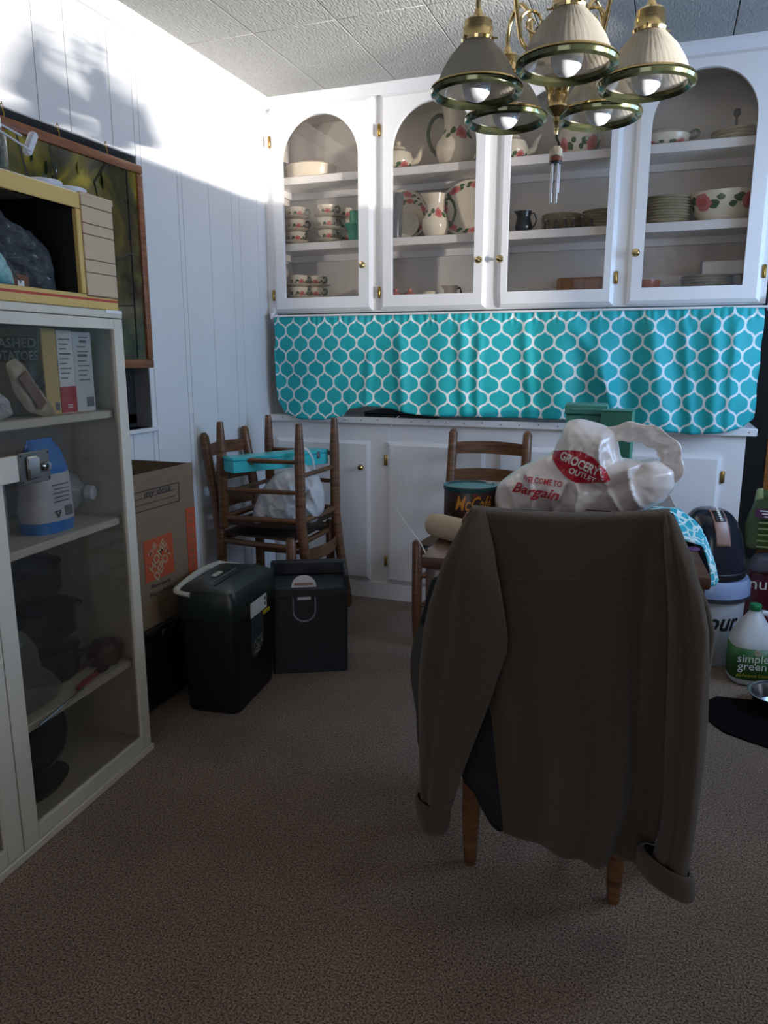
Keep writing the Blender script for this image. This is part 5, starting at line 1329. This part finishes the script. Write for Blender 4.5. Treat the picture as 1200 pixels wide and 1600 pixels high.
# grocery bag
YB_ = 2.02
def pxo(pts, Y): return [(q.x, q.z) for q in (at(x_, y_, Y) for x_, y_ in pts)]
bag_px = [(778, 800), (774, 775), (779, 755), (800, 738), (840, 716), (868, 702), (876, 680), (888, 656), (905, 653), (935, 660), (958, 670), (964, 690), (970, 716), (1000, 720), (1030, 716), (1056, 735), (1056, 758), (1040, 782), (1008, 796), (960, 808), (880, 815), (820, 812)]
gb = thing('grocery_bag', 'white grocery bag with red leaf-shaped print on the table', 'bag')
bm_ = MB().pillow(pxo(bag_px, YB_), YB_, 0.10, nr=36, n=170, crumple=0.010, freq=15, seed=11, power=3.4, crease=0.030, center=pxo([(900, 745)], YB_)[0])
for v in bm_.bm.verts: v.co.z = max(v.co.z, TZ + 0.003)
bvh = BVHTree.FromBMesh(bm_.bm)
GBM = mat('glossy_white_bag', '#dcd3d0', rough=0.22, var=0.04, scale=5, bump=0.25, bscale=26)
gbag = bm_.obj('bag_body', GBM, gb, sharp=180)
strap = [(948, 684), (970, 676), (1000, 676), (1030, 688), (1047, 708), (1048, 735), (1030, 756)]
pts = smooth_path([at(x_, y_, YB_ - 0.01 + 0.0006 * i) for i, (x_, y_) in enumerate(strap)], 6)
hb = MB().tube(pts, [0.020 + 0.003 * math.sin(i * 0.9) + 0.008 * (i / len(pts)) for i in range(len(pts))], 16, flat=(0.16, 1.1))
for v in hb.bm.verts: v.co.y += 0.008 * noise.noise(v.co * 45) + 0.006 * noise.noise(v.co * 110)
hb.obj('handle', GBM, gb, sharp=180)
def decal(me, parent, m, name, px_c, w, rot=0.0, size=None, off=0.0025):
    bm2 = bmesh.new(); bm2.from_mesh(me)
    bmesh.ops.triangulate(bm2, faces=bm2.faces)
    for _ in range(3):
        es = [e for e in bm2.edges if e.calc_length() > 0.16]
        if not es: break
        bmesh.ops.subdivide_edges(bm2, edges=es, cuts=1); bmesh.ops.triangulate(bm2, faces=bm2.faces)
    xs_ = [v.co.x for v in bm2.verts]; k = w / (max(xs_) - min(xs_)); ky = size or k
    c0 = at(px_c[0], px_c[1], YB_)
    for v in bm2.verts:
        lx, ly = v.co.x * k, v.co.y * ky
        x_ = c0.x + lx * math.cos(rot) - ly * math.sin(rot); z_ = c0.z + lx * math.sin(rot) + ly * math.cos(rot)
        o = Vector((x_ * 0.9, 1.6, z_)); h = bvh.ray_cast(Vector((x_, 1.5, z_)), Vector((0, 1, 0)))
        y_ = h[0].y if h[0] else YB_
        v.co = (x_, y_ - off, z_)
    me2 = bpy.data.meshes.new(name); bm2.to_mesh(me2); bm2.free()
    return link(name, me2, m, parent)
leaf = bmesh.new()
N_ = 28
vs = [leaf.verts.new((-1 + 2 * k / N_, 0.48 * math.sin(math.pi * k / N_) ** 0.8, 0)) for k in range(N_ + 1)] + [leaf.verts.new((1 - 2 * k / N_, -0.48 * math.sin(math.pi * k / N_) ** 0.8, 0)) for k in range(1, N_)]
rows = []
for k in range(N_):
    pass
leaf.clear()
for k in range(N_):
    def cvt(k_, j): 
        x_ = -1 + 2 * k_ / N_; hh = 0.46 * max(0.0, math.sin(math.pi * k_ / N_)) ** 0.8
        return leaf.verts.new((x_, hh * (j / 6 * 2 - 1), 0))
    for j in range(6):
        leaf.faces.new((cvt(k, j), cvt(k + 1, j), cvt(k + 1, j + 1), cvt(k, j + 1)))
bmesh.ops.remove_doubles(leaf, verts=leaf.verts, dist=1e-5)
leaf_me = bpy.data.meshes.new('leaf_shape'); leaf.to_mesh(leaf_me); leaf.free()
REDB = mat('bag_red', '#b0182c', rough=0.22, var=0.1)
bag_white = mat('bag_white_print', '#e4dcd8', rough=0.25)
lf = decal(leaf_me, gb, REDB, 'leaf_print', (911, 722), 0.165, R(-20), off=0.004)
lf['label'] = 'red leaf-shaped print with white letters'
decal(txt_mesh('GROCERY', 0.0, 0.03), lf, bag_white, 'lettering', (911, 717), 0.105, R(-22), size=0.032, off=0.0065)
decal(txt_mesh('OUTLET', 0.0, 0.03), lf, bag_white, 'lettering', (915, 735), 0.07, R(-22), size=0.022, off=0.0065)
decal(txt_mesh('WELCOME TO', 0.0, 0.02), gb, REDB, 'lettering', (856, 743), 0.103, R(-6), size=0.019, off=0.004)
decal(txt_mesh('Bargain', 0.35, 0.02), gb, REDB, 'lettering', (845, 758), 0.125, R(-5), size=0.036, off=0.004)

# flat clear food pack under the bag, papers, sticker
fp = thing('clear_food_pack', 'flat clear plastic pack with printed text at the front of the grocery bag', 'packet')
FPM = film_mat('pack_film', '#b9bac0', thin=0.35, rough=0.1)
MB().pillow(pxo([(782, 812), (790, 795), (830, 798), (900, 803), (955, 800), (965, 812), (960, 826), (860, 828), (800, 826)], 1.80), 1.80, 0.03, crumple=0.006, n=70, seed=5).obj('film', FPM, fp)
for k in range(4):
    for px_, w_ in ((838, 0.042), (935, 0.028)):
        p = at(px_, 799 + 4 * k, 1.768)
        MB().b2(p.x - w_, p.x + w_ - 0.008 * (k % 2), p.y, p.y + 0.001, p.z, p.z + 0.0025).obj('text_line', INK, fp, smooth=False)
MB().b2(-0.04, 0.04, -0.0005, 0.0005, -0.012, 0.012).obj('tan_label', mat('tan_label', '#a88a5e', rough=0.5), fp, at(850, 806, 1.772), smooth=False)
pp = atz(1060, 826, TZ)
tag(MB().b2(-0.035, 0.035, -0.045, 0.045, 0, 0.0015).obj('paper_scrap', PAPERW, None, (pp.x - 0.005, pp.y, TZ + 0.0008), (0, 0, R(25)), smooth=False), 'small torn white paper scrap on the table at right of the cardigan', 'paper')
tag(MB().lathe([(0, 0), (0.016, 0), (0.016, 0.001), (0, 0.001)], 20, sq=(1, 1.5)).obj('purple_sticker', mat('purple_sticker', '#5b3568', rough=0.5), None, (atz(1083, 858, TZ).x, atz(1083, 858, TZ).y, TZ + 0.0008)), 'little purple sticker on the right side of the tabletop', 'sticker')

# teal boxes behind the bag
TEALB = mat('muted_teal_card', '#3b8577', rough=0.5, var=0.05)
q0, q1 = at(887, 632, 2.42), at(943, 632, 2.42)
t = thing('teal_box', 'taller muted teal lidded box behind the grocery bag', 'box', ((q0.x + q1.x) / 2, 2.47, TZ + 0.0005), (0, 0, R(5)))
hh = q0.z - TZ
MB().b2(-0.062, 0.062, -0.05, 0.06, 0, hh - 0.032, bev=0.003).obj('body', TEALB, t)
MB().b2(-0.066, 0.066, -0.054, 0.064, hh - 0.0315, hh, bev=0.004).obj('lid', TEALB, t)
MB().b2(-0.045, 0.045, -0.057, -0.0545, hh - 0.016, hh - 0.011).obj('lid_band', mat('teal_light', '#58a394', rough=0.5), t, smooth=False)
q0, q1 = at(944, 643, 2.36), at(986, 643, 2.36)
t = thing('teal_box', 'shorter plain teal box beside the lidded teal box behind the grocery bag', 'box', ((q0.x + q1.x) / 2, 2.40, TZ + 0.0005), (0, 0, R(-2)))
hh = q0.z - TZ
MB().b2(-0.046, 0.046, -0.04, 0.05, 0, hh, bev=0.002).obj('body', mat('green_teal_card', '#2f7a63', rough=0.55, var=0.05), t)
MB().b2(-0.0475, 0.0475, -0.042, 0.052, hh + 0.0003, hh + 0.004, bev=0.001).obj('lid', TEALB, t)

# teal and white patterned cloth falling over the right edge of the table
def tie_mat():
    m, nt, b = base_mat('teal_white_cloth')
    N = nt.nodes.new; L = nt.links.new
    tc = N('ShaderNodeTexCoord'); vz = N('ShaderNodeTexVoronoi'); vz.feature = 'DISTANCE_TO_EDGE'; vz.inputs['Scale'].default_value = 17
    L(tc.outputs['UV'], vz.inputs['Vector'])
    mp = N('ShaderNodeMath'); mp.operation = 'LESS_THAN'; mp.inputs[1].default_value = 0.075; L(vz.outputs['Distance'], mp.inputs[0])
    mx = N('ShaderNodeMix'); mx.data_type = 'RGBA'; L(mp.outputs[0], mx.inputs[0]); mx.inputs[6].default_value = lin('#1b9fb4'); mx.inputs[7].default_value = lin('#c9dede')
    L(mx.outputs[2], b.inputs['Base Color']); b.inputs['Roughness'].default_value = 0.6
    return m
rt = [Vector((0.00, 2.33, TZ + 0.03)), Vector((0.06, 2.28, TZ + 0.035)), Vector((0.10, 2.22, TZ + 0.012)), Vector((0.128, 2.17, TZ - 0.015)), Vector((0.150, 2.10, TZ - 0.06)), Vector((0.160, 2.07, TZ - 0.10))]
lt = [Vector((-0.07, 2.02, TZ + 0.05)), Vector((-0.01, 1.98, TZ + 0.055)), Vector((0.05, 1.96, TZ + 0.02)), Vector((0.118, 1.98, TZ + 0.004)), Vector((0.142, 1.96, TZ - 0.05)), Vector((0.150, 1.95, TZ - 0.09))]
def lerp_path(P, t):
    k = min(int(t * (len(P) - 1)), len(P) - 2); return P[k].lerp(P[k + 1], t * (len(P) - 1) - k)
def cl(u, v):
    p = lerp_path(rt, v).lerp(lerp_path(lt, v), u)
    w = 0.012 * math.sin(u * 14 + v * 3) * (0.4 + v)
    return p + Vector((0.5 * w, 0, 0.8 * w if v < 0.55 else 0.1 * w))
cb = MB().sheet(cl, 30, 34, lambda u, v: (u * 0.5, v * 0.6))
tag(cb.obj('patterned_cloth', tie_mat(), thick=0.002, sharp=180), 'teal and white patterned cloth slipping over the right table edge', 'cloth')

# ================================================================== cardigan on the near chair
def knit_mat():
    m, nt, b = base_mat('olive_knit')
    N = nt.nodes.new; L = nt.links.new
    tc = N('ShaderNodeTexCoord'); mp = N('ShaderNodeMapping'); mp.inputs['Scale'].default_value = (1, 0.2, 1); L(tc.outputs['Object'], mp.inputs[0])
    w = N('ShaderNodeTexWave'); w.bands_direction = 'X'; w.inputs['Scale'].default_value = 190; w.inputs['Distortion'].default_value = 0.6; w.inputs['Detail'].default_value = 1
    w2 = N('ShaderNodeTexWave'); w2.bands_direction = 'Z'; w2.inputs['Scale'].default_value = 210; w2.inputs['Distortion'].default_value = 0.6
    nz = N('ShaderNodeTexNoise'); nz.inputs['Scale'].default_value = 300
    for k in (w, w2, nz): L(mp.outputs[0], k.inputs['Vector'])
    ad = N('ShaderNodeMath'); ad.operation = 'MULTIPLY'; L(w.outputs['Fac'], ad.inputs[0]); L(w2.outputs['Fac'], ad.inputs[1])
    a2 = N('ShaderNodeMath'); a2.operation = 'MULTIPLY_ADD'; L(nz.outputs['Fac'], a2.inputs[0]); a2.inputs[1].default_value = 0.6; L(ad.outputs[0], a2.inputs[2])
    cr = N('ShaderNodeValToRGB'); cr.color_ramp.elements[0].color = lin('#322921'); cr.color_ramp.elements[1].color = lin('#625343')
    L(a2.outputs[0], cr.inputs[0]); L(cr.outputs[0], b.inputs['Base Color'])
    b.inputs['Roughness'].default_value = 0.95; b.inputs['Specular IOR Level'].default_value = 0.1; b.inputs['Sheen Weight'].default_value = 0.15
    bp = N('ShaderNodeBump'); bp.inputs['Strength'].default_value = 0.5; bp.inputs['Distance'].default_value = 0.003; L(a2.outputs[0], bp.inputs['Height']); L(bp.outputs[0], b.inputs['Normal'])
    return m
KNIT = knit_mat()
LINING = mat('black_lining', '#14151a', rough=0.8, var=0.1)
FLAP = mat('grey_green_fleece', '#3d3f37', rough=0.9, var=0.12, bump=0.2, bscale=200)
sw = thing('cardigan', 'olive-brown knit cardigan hung over the near chair with sleeves dangling', 'cardigan')
YS = 1.462
Lp = [(0.0, 733, 800), (0.06, 716, 835), (0.14, 706, 885), (0.25, 720, 960), (0.4, 742, 1040), (0.6, 765, 1130), (0.8, 776, 1230), (1.0, 785, 1306)]
Rp = [(0.0, 1047, 806), (0.06, 1054, 840), (0.14, 1056, 890), (0.25, 1050, 970), (0.4, 1046, 1060), (0.6, 1045, 1160), (0.8, 1040, 1270), (1.0, 1008, 1364)]
def interp(P, v):
    for a, b_ in zip(P, P[1:]):
        if v <= b_[0]:
            t = (v - a[0]) / (b_[0] - a[0]); return (a[1] + (b_[1] - a[1]) * t, a[2] + (b_[2] - a[2]) * t)
    return P[-1][1:]
def body_fn(u, w):
    v = (w - 0.16) / 0.84
    if v >= 0:
        l, r = interp(Lp, v), interp(Rp, v)
        x_ = l[0] + (r[0] - l[0]) * u; y_ = l[1] + (r[1] - l[1]) * u
        y_ += (1 - v) ** 3 * 9 * math.sin(math.pi * u) + v ** 4 * 5 * math.sin(math.pi * u * 2 + 0.4)
        dep = YS + 0.02 * (1 - min(1, v * 5)) 
        fold = 0.022 * v ** 0.5 * math.sin(2 * math.pi * (u * 1.35 + 0.22 - 0.18 * v)) + 0.007 * math.sin(2 * math.pi * (u * 3.1 + 0.1 + 0.3 * v)) * min(1, v * 2)
        fold += 0.030 * math.exp(-((u - (0.87 - 0.10 * v)) / 0.045) ** 2) * min(1, v * 4)      # deep gutter beside the right sleeve
        fold += -0.034 * math.exp(-((u - (0.72 - 0.05 * v)) / 0.09) ** 2) * min(1, v * 2.5)
        fold += 0.008 * math.exp(-((u - 0.06) / 0.08) ** 2) * min(1, v * 4)
        fold += 0.012 * noise.noise(Vector((u * 4, v * 3 + u, 2.0))) * min(1, v * 3)
        p = at(x_, y_, dep); p.y += fold
        return p
    t = -v / (0.16 / 0.84)            # over the top slat and down the seat side
    p = body_fn(u, 0.16)
    a = min(1, t / 0.45)
    top = Vector((p.x, YS + 0.02 + 0.078 * a, p.z + 0.008 * math.sin(math.pi * a) - 0.008 * a))
    if t > 0.45: top.z -= (t - 0.45) / 0.55 * 0.26; top.y += 0.004 * (t - 0.45)
    return top
b = MB().sheet(body_fn, 90, 110)
b.obj('back_panel', KNIT, sw, thick=0.006, sharp=180)
# yoke seam
seam = []
for k in range(41):
    p = body_fn(0.03 + 0.92 * k / 40, 0.16 + 0.84 * (0.165 - 0.02 * k / 40)); p.y -= 0.0035; seam.append(p)
MB().tube(seam, 0.0022, 6).obj('yoke_seam', KNIT, sw)
def sleeve(rows_, Yc, dep, name, seed, foldx):
    rings = []
    for k, (py, xl, xr) in enumerate(rows_):
        t = k / (len(rows_) - 1)
        l, r = at(xl, py, Yc), at(xr, py, Yc)
        c = (l + r) / 2; hw_ = (r.x - l.x) / 2
        d = dep * (0.35 + 0.65 * min(1, t * 6))
        Yk = Yc + 0.068 * max(0.0, 1 - t * 4.5)
        rg = []
        for j in range(48):
            a = 2 * math.pi * j / 48
            x_ = math.cos(a); y_ = math.sin(a)
            n_ = noise.noise(Vector((x_ * 1.6 + seed, y_ * 1.6, t * 5)))
            dent = 0.35 * math.exp(-((x_ - foldx) / 0.22) ** 2) if y_ < 0 else 0
            rg.append((c.x + hw_ * x_, Yk + d * (y_ * (1 - dent) + 0.18 * n_), c.z + 0.004 * n_))
        rings.append(rg)
    return MB().rings(rings).obj(name, KNIT, sw, sharp=180)
def dense(rows_, n=4):
    out = []
    for (a, b_) in zip(rows_, rows_[1:]):
        for k in range(n):
            t = k / n; out.append(tuple(p + (q - p) * t for p, q in zip(a, b_)))
    return out + [rows_[-1]]
slL = sleeve(dense([(806, 726, 748), (830, 712, 757), (862, 699, 770), (900, 686, 780), (950, 670, 789), (990, 662, 794), (1015, 659, 791), (1045, 656, 780), (1090, 654, 765), (1140, 655, 746), (1190, 656, 727), (1235, 657, 712), (1268, 662, 702)]), 1.425, 0.036, 'sleeve', 1.0, -0.45)
slR = sleeve(dense([(814, 1036, 1052), (835, 1036, 1066), (870, 1038, 1083), (920, 1042, 1097), (980, 1044, 1108), (1050, 1043, 1109), (1120, 1040, 1107), (1200, 1037, 1100), (1270, 1035, 1091), (1320, 1026, 1083), (1362, 1012, 1074)]), 1.425, 0.036, 'sleeve', 5.0, -0.2)
def cuff(par, ptsc, Yc, dep, slope):
    """rows of (py, xl, xr); slope tilts the band"""
    rings = []
    for py, xl, xr in ptsc:
        l, r = at(xl, py, Yc), at(xr, py, Yc); c = (l + r) / 2; h_ = (r.x - l.x) / 2
        rings.append([(c.x + h_ * math.cos(a), Yc + dep * math.sin(a), c.z + slope * h_ * math.cos(a) - 0.010 * math.sin(a)) for a in [2 * math.pi * j / 40 for j in range(40)]])
    inner = [[(c_[0] * 0.9 + sum(q[0] for q in rg) / 40 * 0.1, c_[1] * 0.9 + Yc * 0.1, c_[2]) for c_ in rg] for rg in (rings[0], rings[-1])]
    b = MB(); b.rings([inner[0]] + rings + [inner[1]], cap=False)
    return b.obj('cuff', KNIT, par, sharp=120)
cuff(slL, [(1252, 651, 703), (1258, 649, 704), (1275, 651, 702), (1288, 655, 698), (1293, 658, 695)], 1.425, 0.040, -0.30)
cuff(slR, [(1344, 1000, 1084), (1349, 994, 1088), (1362, 992, 1089), (1377, 993, 1088), (1382, 998, 1084)], 1.425, 0.046, -0.42)
# flaps of the fronts and the dark lining
for nm, pts_, Y_, m_, th_ in (('front_flap', [(690, 900), (672, 935), (650, 985), (641, 1025), (641, 1060), (650, 1110), (652, 1160), (664, 1200), (690, 1200), (715, 1100), (710, 950)], 1.535, FLAP, 0.014),
                              ('front_flap', [(1060, 890), (1092, 910), (1108, 945), (1118, 990), (1110, 1050), (1098, 1085), (1070, 1080), (1050, 980)], 1.56, KNIT, 0.016),
                              ('lining', [(770, 1060), (752, 1110), (735, 1165), (720, 1205), (722, 1222), (740, 1236), (752, 1262), (768, 1292), (786, 1305), (796, 1260), (796, 1150), (790, 1060)], 1.515, LINING, 0.006),
                              ('collar_lining', [(674, 905), (662, 950), (655, 975), (672, 985), (690, 985), (700, 930), (695, 895)], 1.515, LINING, 0.008)):
    MB().pillow(pxo(pts_, Y_), Y_, th_, n=60, crumple=0.004, freq=10, seed=len(nm)).obj(nm, m_, sw, sharp=180)

# ================================================================== things at the right of the cabinets
BUCK = mat('white_bucket', '#b6b9bc', rough=0.35, var=0.03)
bx = thing('flour_bucket', 'white flour bucket with translucent blue-grey lid beside the base cabinet', 'bucket', (0.228, 3.185, 0))
MB().lathe([(0, 0), (0.118, 0), (0.122, 0.006), (0.135, 0.27), (0.141, 0.272), (0.141, 0.285), (0.13, 0.285), (0.12, 0.02), (0, 0.01)], 44).obj('pail', BUCK, bx)
LIDM = mat('blue_grey_lid', '#8f9fc0', rough=0.2, var=0.04)
MB().lathe([(0.142, 0.280), (0.15, 0.286), (0.15, 0.300), (0.147, 0.335), (0.139, 0.350), (0, 0.350)], 44).obj('lid', LIDM, bx)
MB().lathe([(0.146, 0.268), (0.1525, 0.274), (0.1525, 0.285), (0.146, 0.287)], 44).obj('rim_band', mat('dark_band', '#2c3038', rough=0.4), bx)
wrap_lettering('Flour', BLACKP, bx, 0.131, 0.185, math.atan2(-3.13, -0.235) + R(13), 0.10, 0.19, shear=0.3, bold=0.02)
# domed black appliance on the bucket
ap = thing('domed_appliance', 'dark domed appliance with a rose band standing on the flour bucket', 'appliance', (0.222, 3.175, 0.3505))
SMOKE = mat('smoked_plastic', '#1a1e2a', rough=0.15, var=0.1)
MB().lathe([(0, 0), (0.125, 0), (0.132, 0.008), (0.132, 0.028), (0.126, 0.034), (0, 0.034)], 44).obj('base', BLACKP, ap)
def dome(a, t):       # t 0 at base, 1 at top
    r = 0.128 * math.cos(t * R(82)) ** 0.75
    return Vector((r * math.cos(a) - 0.02 * t, r * math.sin(a), 0.034 + 0.235 * math.sin(t * math.pi / 2)))
MB().rings([[dome(2 * math.pi * j / 44, k / 14) for j in range(44)] for k in range(15)]).obj('dome', SMOKE, ap)
fa = math.atan2(-3.12, -0.225) + R(24)
def band(t0, t1, w, m, nm, off):
    def fn(u, v):
        t = t0 + (t1 - t0) * v
        p = dome(fa + (u - 0.5) * w / max(0.35, math.cos(t * R(82)) ** 0.75), t); n = (p - Vector((-0.01, 0, 0.06))).normalized()
        return p + n * off
    return MB().sheet(fn, 10, 16).obj(nm, m, ap, thick=0.003)
band(0.30, 0.92, 0.42, mat('rose_band', '#9b7568', rough=0.35), 'rose_band', 0.003)
bl_ = band(0.62, 0.86, 0.30, BLACKP, 'name_plate', 0.006)
pc_ = dome(fa, 0.74); nrm = (pc_ - Vector((-0.01, 0, 0.06))).normalized()
upv = (dome(fa, 0.82) - dome(fa, 0.66)).normalized()
for k in range(7): MB().box(pc_ + nrm * 0.0095 + upv * (0.03 - 0.0095 * k), (0.006, 0.002, 0.010), rot=frame(upv, nrm.cross(upv)) @ Matrix.Rotation(R(90), 3, 'X')).obj('plate_letter', WHITEINK, ap, smooth=False)

# cleaner jug
jg = thing('cleaner_jug', 'white jug of green cleaner with a green cap on the carpet', 'jug', (0.378, 2.985, 0))
JW = mat('white_hdpe', '#c3c6c8', rough=0.35, var=0.03)
LAB = mat('green_label', '#1f5a2b', rough=0.4, var=0.2, scale=9, hex2='#3c7d2c')
def jring(r, z, sq=3.0):
    return [((abs(math.cos(a)) ** (2 / sq)) * math.copysign(r, math.cos(a)), (abs(math.sin(a)) ** (2 / sq)) * math.copysign(r, math.sin(a)), z) for a in [2 * math.pi * j / 48 for j in range(48)]]
MB().rings([jring(r, z, q) for r, z, q in ((0.062, 0.0, 3), (0.074, 0.008, 3), (0.078, 0.02, 3), (0.078, 0.155, 3), (0.074, 0.172, 3), (0.062, 0.20, 2.6), (0.044, 0.235, 2.3), (0.028, 0.262, 2), (0.019, 0.275, 2), (0.018, 0.285, 2))]).obj('jug_body', JW, jg, rot=(0, 0, R(10)))
MB().rings([jring(0.0788, z, 3) for z in (0.028, 0.15)], cap=False).obj('label', LAB, jg, rot=(0, 0, R(10)), thick=0.0006)
MB().lathe([(0.0195, 0.278), (0.021, 0.28), (0.021, 0.298), (0.019, 0.302), (0, 0.302)], 24).obj('cap', mat('green_cap', '#1e7a4e', rough=0.35), jg)
MB().tube(smooth_path([(0.022, 0, 0.268), (0.05, 0, 0.262), (0.072, 0, 0.225), (0.073, 0, 0.175)], 5), 0.011, 10).obj('handle', JW, jg, rot=(0, 0, R(10)))
fdir = Vector((math.cos(R(10 - 90)), math.sin(R(10 - 90)), 0)); rdir = Vector((math.cos(R(10)), math.sin(R(10)), 0))
for s, z_, sz, w_, m_ in (('simple', 0.113, 0.044, 0.108, WHITEINK), ('green', 0.083, 0.044, 0.100, WHITEINK), ('All-Purpose Cleaner', 0.048, 0.018, 0.125, mat('yellow_print', '#b7a63a', rough=0.4))):
    lettering(s, m_, jg, fdir * 0.0802 + rdir * (-0.006 if 'A' in s else -0.014) + Vector((0, 0, z_)), rdir, (0, 0, 1), sz, width=w_)
MB().lathe([(0, 0), (0.013, 0), (0.012, 0.0012), (0, 0.0012)], 24).obj('round_emblem', mat('pale_emblem', '#a9a58c', rough=0.4), jg, fdir * 0.0796 + Vector((0, 0, 0.137)), (R(90), 0, R(10)))

# bags of pet food beyond the jug
def food_bag(nm, lab, x0, x1, z0, z1, Y, th, m, seed):
    t = thing(nm, lab, 'bag')
    w = x1 - x0
    MB().pillow([(x0, z0), (x0 - 0.012, z0 + (z1 - z0) * 0.4), (x0 + 0.015, z0 + (z1 - z0) * 0.85), (x0 + 0.03, z1), (x1 - 0.03, z1), (x1, z0 + (z1 - z0) * 0.8), (x1 + 0.01, z0 + (z1 - z0) * 0.3), (x1, z0)], Y, th, nr=14, n=80, crumple=0.018, freq=9, seed=seed).obj('sack', m, t, sharp=180)
    return t
GBAG = mat('olive_food_bag', '#4a5a2a', rough=0.28, var=0.25, scale=6, hex2='#5d6a34')
RBAG = mat('maroon_food_bag', '#5b1a26', rough=0.3, var=0.15)
rb = food_bag('red_food_bag', 'maroon food bag with pale top lying under the green bag', 0.395, 0.83, 0.0, 0.315, 3.56, 0.10, RBAG, 3)
MB().pillow([(0.395, 0.285), (0.415, 0.365), (0.52, 0.376), (0.80, 0.376), (0.83, 0.29)], 3.545, 0.10, n=50, crumple=0.012, freq=10).obj('pale_top', mat('pale_bag_top', '#a49a8e', rough=0.3, hex2='#3b4258', scale=5), rb, sharp=180)
lettering('nui', WHITEINK, rb, (0.445, 3.445, 0.25), (1, 0, 0), (0, 0, 1), 0.075, width=0.085)
gn = food_bag('green_food_bag', 'olive green food bag with purple banner resting on the maroon bag', 0.387, 0.78, 0.378, 0.645, 3.56, 0.085, GBAG, 9)
MB().b2(0.40, 0.70, 3.462, 3.468, 0.535, 0.575).obj('purple_banner', mat('purple_banner', '#4a2340', rough=0.35), gn, smooth=False)
for k in range(3): MB().b2(0.415 + 0.01 * k, 0.53 - 0.012 * k, 3.4605, 3.462, 0.564 - 0.012 * k, 0.569 - 0.012 * k).obj('print_line', WHITEINK, gn, smooth=False)
for k in range(5): MB().b2(0.415, 0.62 - 0.02 * (k % 2), 3.462, 3.466, 0.512 - 0.026 * k, 0.518 - 0.026 * k).obj('print_line', mat('pale_green_print', '#7f8a58', rough=0.4), gn, smooth=False)
MB().pillow([(0.395, 0.60), (0.40, 0.655), (0.425, 0.66), (0.43, 0.61)], 3.50, 0.012, n=30).obj('top_corner', mat('cream_green_corner', '#8f9a68', rough=0.35), gn)
# orange board and dark cabinet in the passage
tag(MB().b2(0.470, 0.545, 3.90, 3.925, 0, 0.985, bev=0.002).obj('wooden_board', wood('orange_board', '#9a5a24', '#b06c2e')), 'narrow orange wooden board standing in the dark passage', 'board')
# steel bowl and dark mat
bw = thing('steel_bowl', 'stainless steel pet bowl at the edge of the black mat', 'bowl', (0.452, 2.735, 0.0065))
MB().lathe([(0, 0), (0.075, 0), (0.082, 0.004), (0.092, 0.05), (0.104, 0.055), (0.106, 0.06), (0.101, 0.061), (0.09, 0.055), (0.078, 0.008), (0, 0.005)], 48).obj('bowl', STEEL, bw)
mt_px = [(1102, 1098), (1120, 1090), (1155, 1094), (1200, 1098), (1260, 1110), (1260, 1180), (1200, 1170), (1165, 1158), (1130, 1145), (1108, 1128)]
mp_ = [atz(x_, y_, 0.0) for x_, y_ in mt_px]
b = MB(); b.rings([[(p.x, p.y, 0.0005) for p in mp_], [(p.x, p.y, 0.006) for p in mp_]])
tag(b.obj('black_mat', mat('black_rubber_mat', '#08070a', rough=0.9, var=0.1, spec=0.1)), 'black floor mat on the carpet at right of the cardigan', 'mat')
